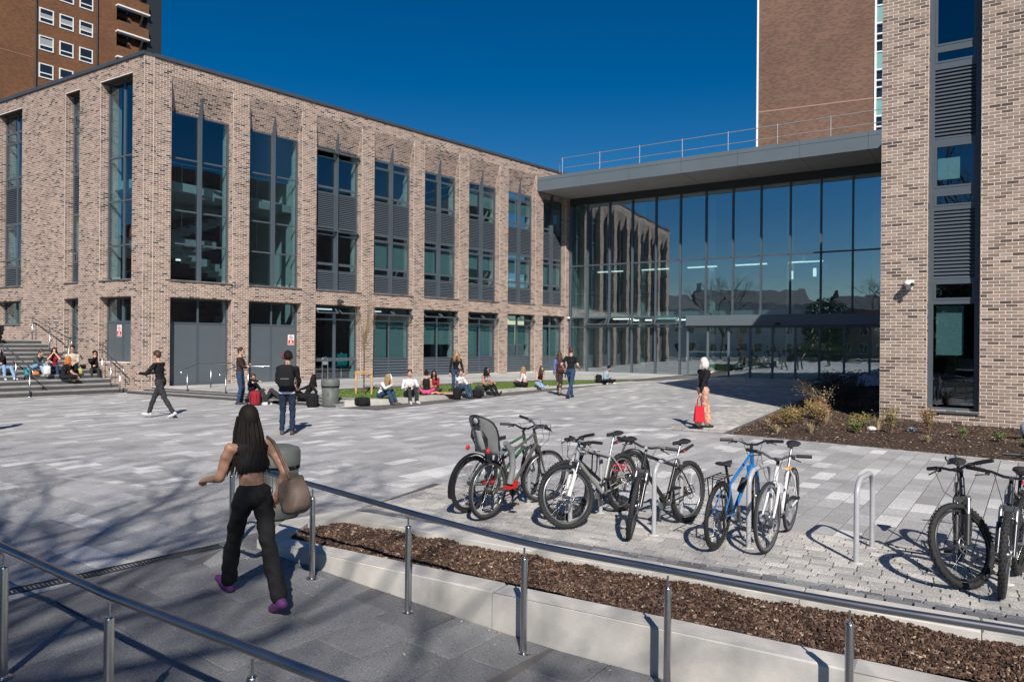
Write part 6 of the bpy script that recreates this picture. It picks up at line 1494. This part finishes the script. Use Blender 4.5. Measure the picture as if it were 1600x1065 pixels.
t = thing('red_bag', 'bright red shopping bag hanging from the white haired woman\'s hand', 'bag', (4.46-.15, 16.85-.26, Z(4.4, 16.8)-.03), R_(15))
m = MB(); m.add([(-.13, -.05, .22), (.13, -.05, .20), (.13, .05, .20), (-.13, .05, .22), (-.10, -.015, .58), (.11, -.015, .57), (.11, .015, .57), (-.10, .015, .58)], [(0, 3, 2, 1), (4, 5, 6, 7), (0, 1, 5, 4), (1, 2, 6, 5), (2, 3, 7, 6), (3, 0, 4, 7)]); m.build('bag', mat('red_fabric', (.55, .01, .03), rough=.6), t)
m = MB()
for s_ in (-1, 1): m.tube([(-.06, s_*.015, .56), (-.04, s_*.01, .72), (.0, 0, .80), (.04, s_*.01, .72), (.06, s_*.015, .56)], .008, 6)
m.build('handle', mat('red_fabric', (.55, .01, .03)), t)
stand('long haired woman in black top and denim standing by the lawn', -2.05, 25.9+.5, -70, 1.66, spine=(0, .16, 1), look=(.1, 1, -.5), hl=(-.26, .16, .80), hr=(.26, .18, .80), top=BLK, bot=DEN, shoe=SHB, hair=HBL, hs='long', female=True)
stand('person standing just outside the plaza edge in dark clothes', -11.35, 15.0, 150, 1.75, top=BLK, bot=CHAR)

# --- people sitting: (seat point, heading, feet below the seat)
def sit(label, x, y, zs, deg, H, drop=.17, style='knees', **kw):
    d = dict(pelvis=(0, 0, .11), spine=(0, .12, 1), look=(0, 1, -.25))
    if style == 'knees': d.update(fl=(-.12, .52, .08-drop), fr=(.12, .56, .08-drop), kpole=(0, .3, 1), hl=(-.16, .40, .36), hr=(.16, .40, .36))
    elif style == 'chair': d.update(fl=(-.13, .46, .08-drop), fr=(.13, .44, .08-drop), kpole=(0, .6, 1), hl=(-.08, .34, .26), hr=(.10, .34, .26))
    elif style == 'cross': d.update(fl=(.14, .30, .07-drop*.3), fr=(-.14, .34, .07-drop*.3), kl=(-1, .3, .25), kr=(1, .3, .25), toel=(1, .3, 0), toer=(-1, .3, 0), hl=(-.06, .36, .28), hr=(.08, .36, .28))
    elif style == 'out': d.update(fl=(-.10, .80, .08-drop), fr=(.12, .74, .08-drop), kpole=(0, 0, 1), hl=(-.10, .40, .30), hr=(.12, .40, .28), toel=(-.2, .5, .8), toer=(.2, .5, .8))
    elif style == 'lie': d.update(spine=(0, -.9, .55), look=(0, 1, .2), fl=(-.12, .55, .08-drop), fr=(.12, .80, .08-drop), kpole=(0, .2, 1), hl=(-.24, -.30, .03), hr=(.24, -.30, .03), el=(-1, -.3, 0), er=(1, -.3, 0))
    elif style == 'lean': d.update(spine=(0, -.45, .9), look=(0, 1, .1), fl=(-.12, .62, .08-drop), fr=(.14, .50, .08-drop), kpole=(0, .2, 1), hl=(-.26, -.32, .04), hr=(.20, .30, .30), el=(-.6, -1, 0))
    d.update(kw); return figure(label, (x, y, zs), deg, H, **d)
K_ = .15
sit('girl sitting by the rail with a red rucksack at her knees', -8.12, 22.55, .06, -20, 1.66, .10, 'knees', top=BLK, bot=CHAR, shoe=SHW, hair=HBR, female=True, look=(.6, 1, -.1), hr=(.1, .36, .62), glasses=2)
backpack('dark red backpack propped against the girl by the rail', (-7.80, 22.0, Z(-7, 22)), -90, MAR, (.16, .11, .22))
sit('person in dark trousers reclining on the shallow steps with one knee up', -7.0, 22.2, .08, 165, 1.74, .10, 'lie', top=CHAR, bot=CHAR, shoe=SHW, hair=HBR)
sit('dark haired woman in black leaning back beside the litter bin', -6.38, 22.4, .10, 190, 1.68, .12, 'lean', top=BLK, bot=BLK, shoe=SHB, hair=HBK, hs='long', female=True, sk=SK)
backpack('black backpack standing between the reclining woman and the bin', (-5.92, 21.5, Z(-6, 21.5)), -90, BLK, (.17, .12, .21))
sit('woman in a white top and blue jeans hunched on the kerb', -4.12, 22.72, K_, -25, 1.66, .17, 'knees', top=WHT, bot=DEN, shoe=SHBR, hair=HBL, hs='long', female=True, spine=(0, .45, 1), look=(0, 1, -.7), hr=(.12, .52, .45), hl=(-.12, .34, .6))
backpack('dark jacket like bag lying left of the woman in white', (-4.55, 22.05, Z(-4, 22)), -80, BLK, (.24, .13, .13))
sit('man in a white shirt sitting on the kerb with a lanyard', -3.32, 23.42, K_, -65, 1.76, .17, 'knees', top=WHT, bot=CHAR, shoe=SHW, hair=HBR, look=(.2, 1, 0), wide=1.05)
sit('girl in a black strappy top seen from behind on the lawn', -2.92, 24.75, .12, 95, 1.64, 0, 'cross', top=BLK, bot=PINK, sleeve='none', hair=HBK, hs='bun', female=True, look=(.2, 1, -.1))
sit('dark curly haired girl in a patterned top facing the camera', -2.75, 25.5, .12, -80, 1.62, 0, 'cross', top=MAR, bot=CHAR, sk=SK2, hair=HBK, hs='long', female=True)
t = thing('picnic_blanket', 'crumpled white and orange cloth lying on the lawn edge', 'cloth', (-2.35, 24.75, .14)); m = MB(); m.smooth = True
vs = [((i/14-.5)*.8, (j/10-.5)*.5, .05+.05*mnoise.noise(Vector((i*.5, j*.5, 9)))) for j in range(11) for i in range(15)]; m.add(vs, [(j*15+i, j*15+i+1, (j+1)*15+i+1, (j+1)*15+i) for j in range(10) for i in range(14)]); m.build('cloth', cloth('orange_white', (.70, .32, .22)), t)
sit('seated person in white shirt and jeans below the standing woman', -1.85, 25.3, K_, -35, 1.68, .17, 'knees', top=WHT, bot=DEN, shoe=SHB, hair=HBR, look=(.4, 1, -.2), hr=(.14, .34, .55))
backpack('black rucksack at the feet of the person in white and jeans', (-1.85, 24.55, Z(-2, 24.5)), -90, BLK, (.14, .11, .20)); backpack('second black bag slumped before the same blue jeans', (-1.2, 25.15, Z(-1, 25)), -70, BLK, (.17, .13, .15))
sit('woman in sunglasses and grey crop top sitting on the kerb', -.98, 26.75, K_, -50, 1.68, .17, 'out', top=cloth('grey_crop', (.35, .30, .31)), bot=BLK, sleeve='none', midriff=True, sk=SK2, hair=HBK, hs='long', female=True, glasses=1, look=(-.3, 1, 0), fl=(-.1, .65, -.1))
backpack('grey and black rucksack beside the woman in sunglasses', (-1.15, 26.05, Z(-1, 26)), -90, CHAR, (.18, .14, .18))
sit('girl with long fair hair sitting cross legged on the lawn', .55, 29.35, .12, 150, 1.66, 0, 'cross', top=WHT, bot=BLK, midriff=True, hair=HBL, hs='flow', female=True)
sit('girl in a dark vest and pale jeans beside the fair haired girl', 1.15, 29.8, .12, -75, 1.66, .1, 'out', top=BLK, bot=DENL, sleeve='none', shoe=SHW, hair=HBR, hs='long', female=True, look=(-.4, 1, -.2), spine=(-.1, .05, 1), fl=(-.05, .62, -.02), fr=(.1, .68, -.02), kpole=(.8, .1, .6), hl=(-.1, .25, .55))
sit('hooded person in a pale denim jacket sitting alone by the kerb tip', 4.25, 33.0, .09, -45, 1.70, .06, 'cross', top=LBLU, bot=BLK, shoe=SHW, hair=HBK, hs='short', look=(0, 1, -.8), spine=(0, .3, 1))
backpack('dark rucksack behind the lone person in the pale jacket', (4.0, 33.2, .08), 135, BLK, (.14, .11, .2))
# left flight
def onstep(k, off): p = B0+mR*k-dR*off; return p.x, p.y, zs_(k)
def sits(label, k, off, deg, H, drop, style='chair', **kw): x, y, z = onstep(k, off); return sit(label, x, y, z, deg, H, drop, style, **kw)
sits('man in a dark jacket resting his chin on his hand on the steps', 2.10, .42, -58, 1.76, .32, top=BLK, bot=CHAR, shoe=SHW, hair=HBK, hl=(.0, .34, .30), hr=(.03, .22, .62), er=(.3, 1, -.8), glasses=1)
sits('man in a cream jumper and dark trousers smiling on the steps', 2.24, 1.15, -58, 1.80, .32, top=CRM, bot=BLK, shoe=SHW, hair=HBK, look=(.2, 1, 0), glasses=2, wide=1.05)
sits('woman with long dark hair and a red top sitting on the steps', 2.24, 1.75, -60, 1.68, .32, top=MAR, bot=DEN, shoe=SHB, hair=HBK, hs='long', female=True, sleeve='short', hl=(-.05, .22, .60), hr=(.06, .22, .60), el=(-.4, 1, -.8), er=(.4, 1, -.8))
sits('woman with hair in a bun bending forward in a grey green top', 2.24, 2.42, -10, 1.68, .2, 'knees', top=GRN, bot=DENL, shoe=SHW, hair=HBR, hs='bun', female=True, spine=(0, .6, 1), look=(0, 1, -.5), hl=(-.1, .62, .30), hr=(.12, .62, .30))
sits('ginger haired person in a black t-shirt seen from behind', 1.15, 1.80, 40, 1.74, .16, 'cross', top=BLK, bot=BLK, shoe=SHBR, hair=ORH, hs='long', sleeve='short', spine=(-.12, .30, 1), look=(0, 1, -.3), hl=(-.1, .4, .2), hr=(.2, .45, .1))
sits('person in light blue jeans lying back on the steps', 2.24, 3.4, -30, 1.70, .3, 'lean', top=BLK, bot=DENL, shoe=SHW, hair=HBK, female=True, hs='long')
sits('person in black sitting high on the landing by the picture edge', 6.25, 2.65, -60, 1.74, .32, top=BLK, bot=BLK, shoe=SHB, hair=HBK)
def bag(label, k, off, mt, size, name='tote_bag'):
    x, y, z = onstep(k, off); t = thing(name, label, 'bag', (x, y, z), R_(-50), group='bags left on the wide steps'); w_, d, h = size
    m = MB(); rbox(m, (0, 0, h), (w_, d, h)); m.build('bag', mt, t); m = MB(); m.tube([(-w_*.5, 0, 1.8*h), (-w_*.4, 0, 2.5*h), (w_*.4, 0, 2.5*h), (w_*.5, 0, 1.8*h)], .01, 6); m.build('handle', mt, t)
bag('large white tote bag in front of the woman with a bun', 1.70, 2.15, WHT, (.24, .12, .17)); bag('turquoise bag beside the light blue jeans', 1.70, 2.75, TEAL, (.15, .10, .13)); bag('small yellow patterned bag at the cream jumper man\'s feet', 1.70, 1.05, cloth('yellow_green', (.45, .42, .14)), (.12, .07, .11))
bag('crumpled orange and white scarf left by the tote bag', 1.75, 2.5, cloth('orange_scarf', (.55, .20, .08)), (.16, .12, .07), 'scarf')
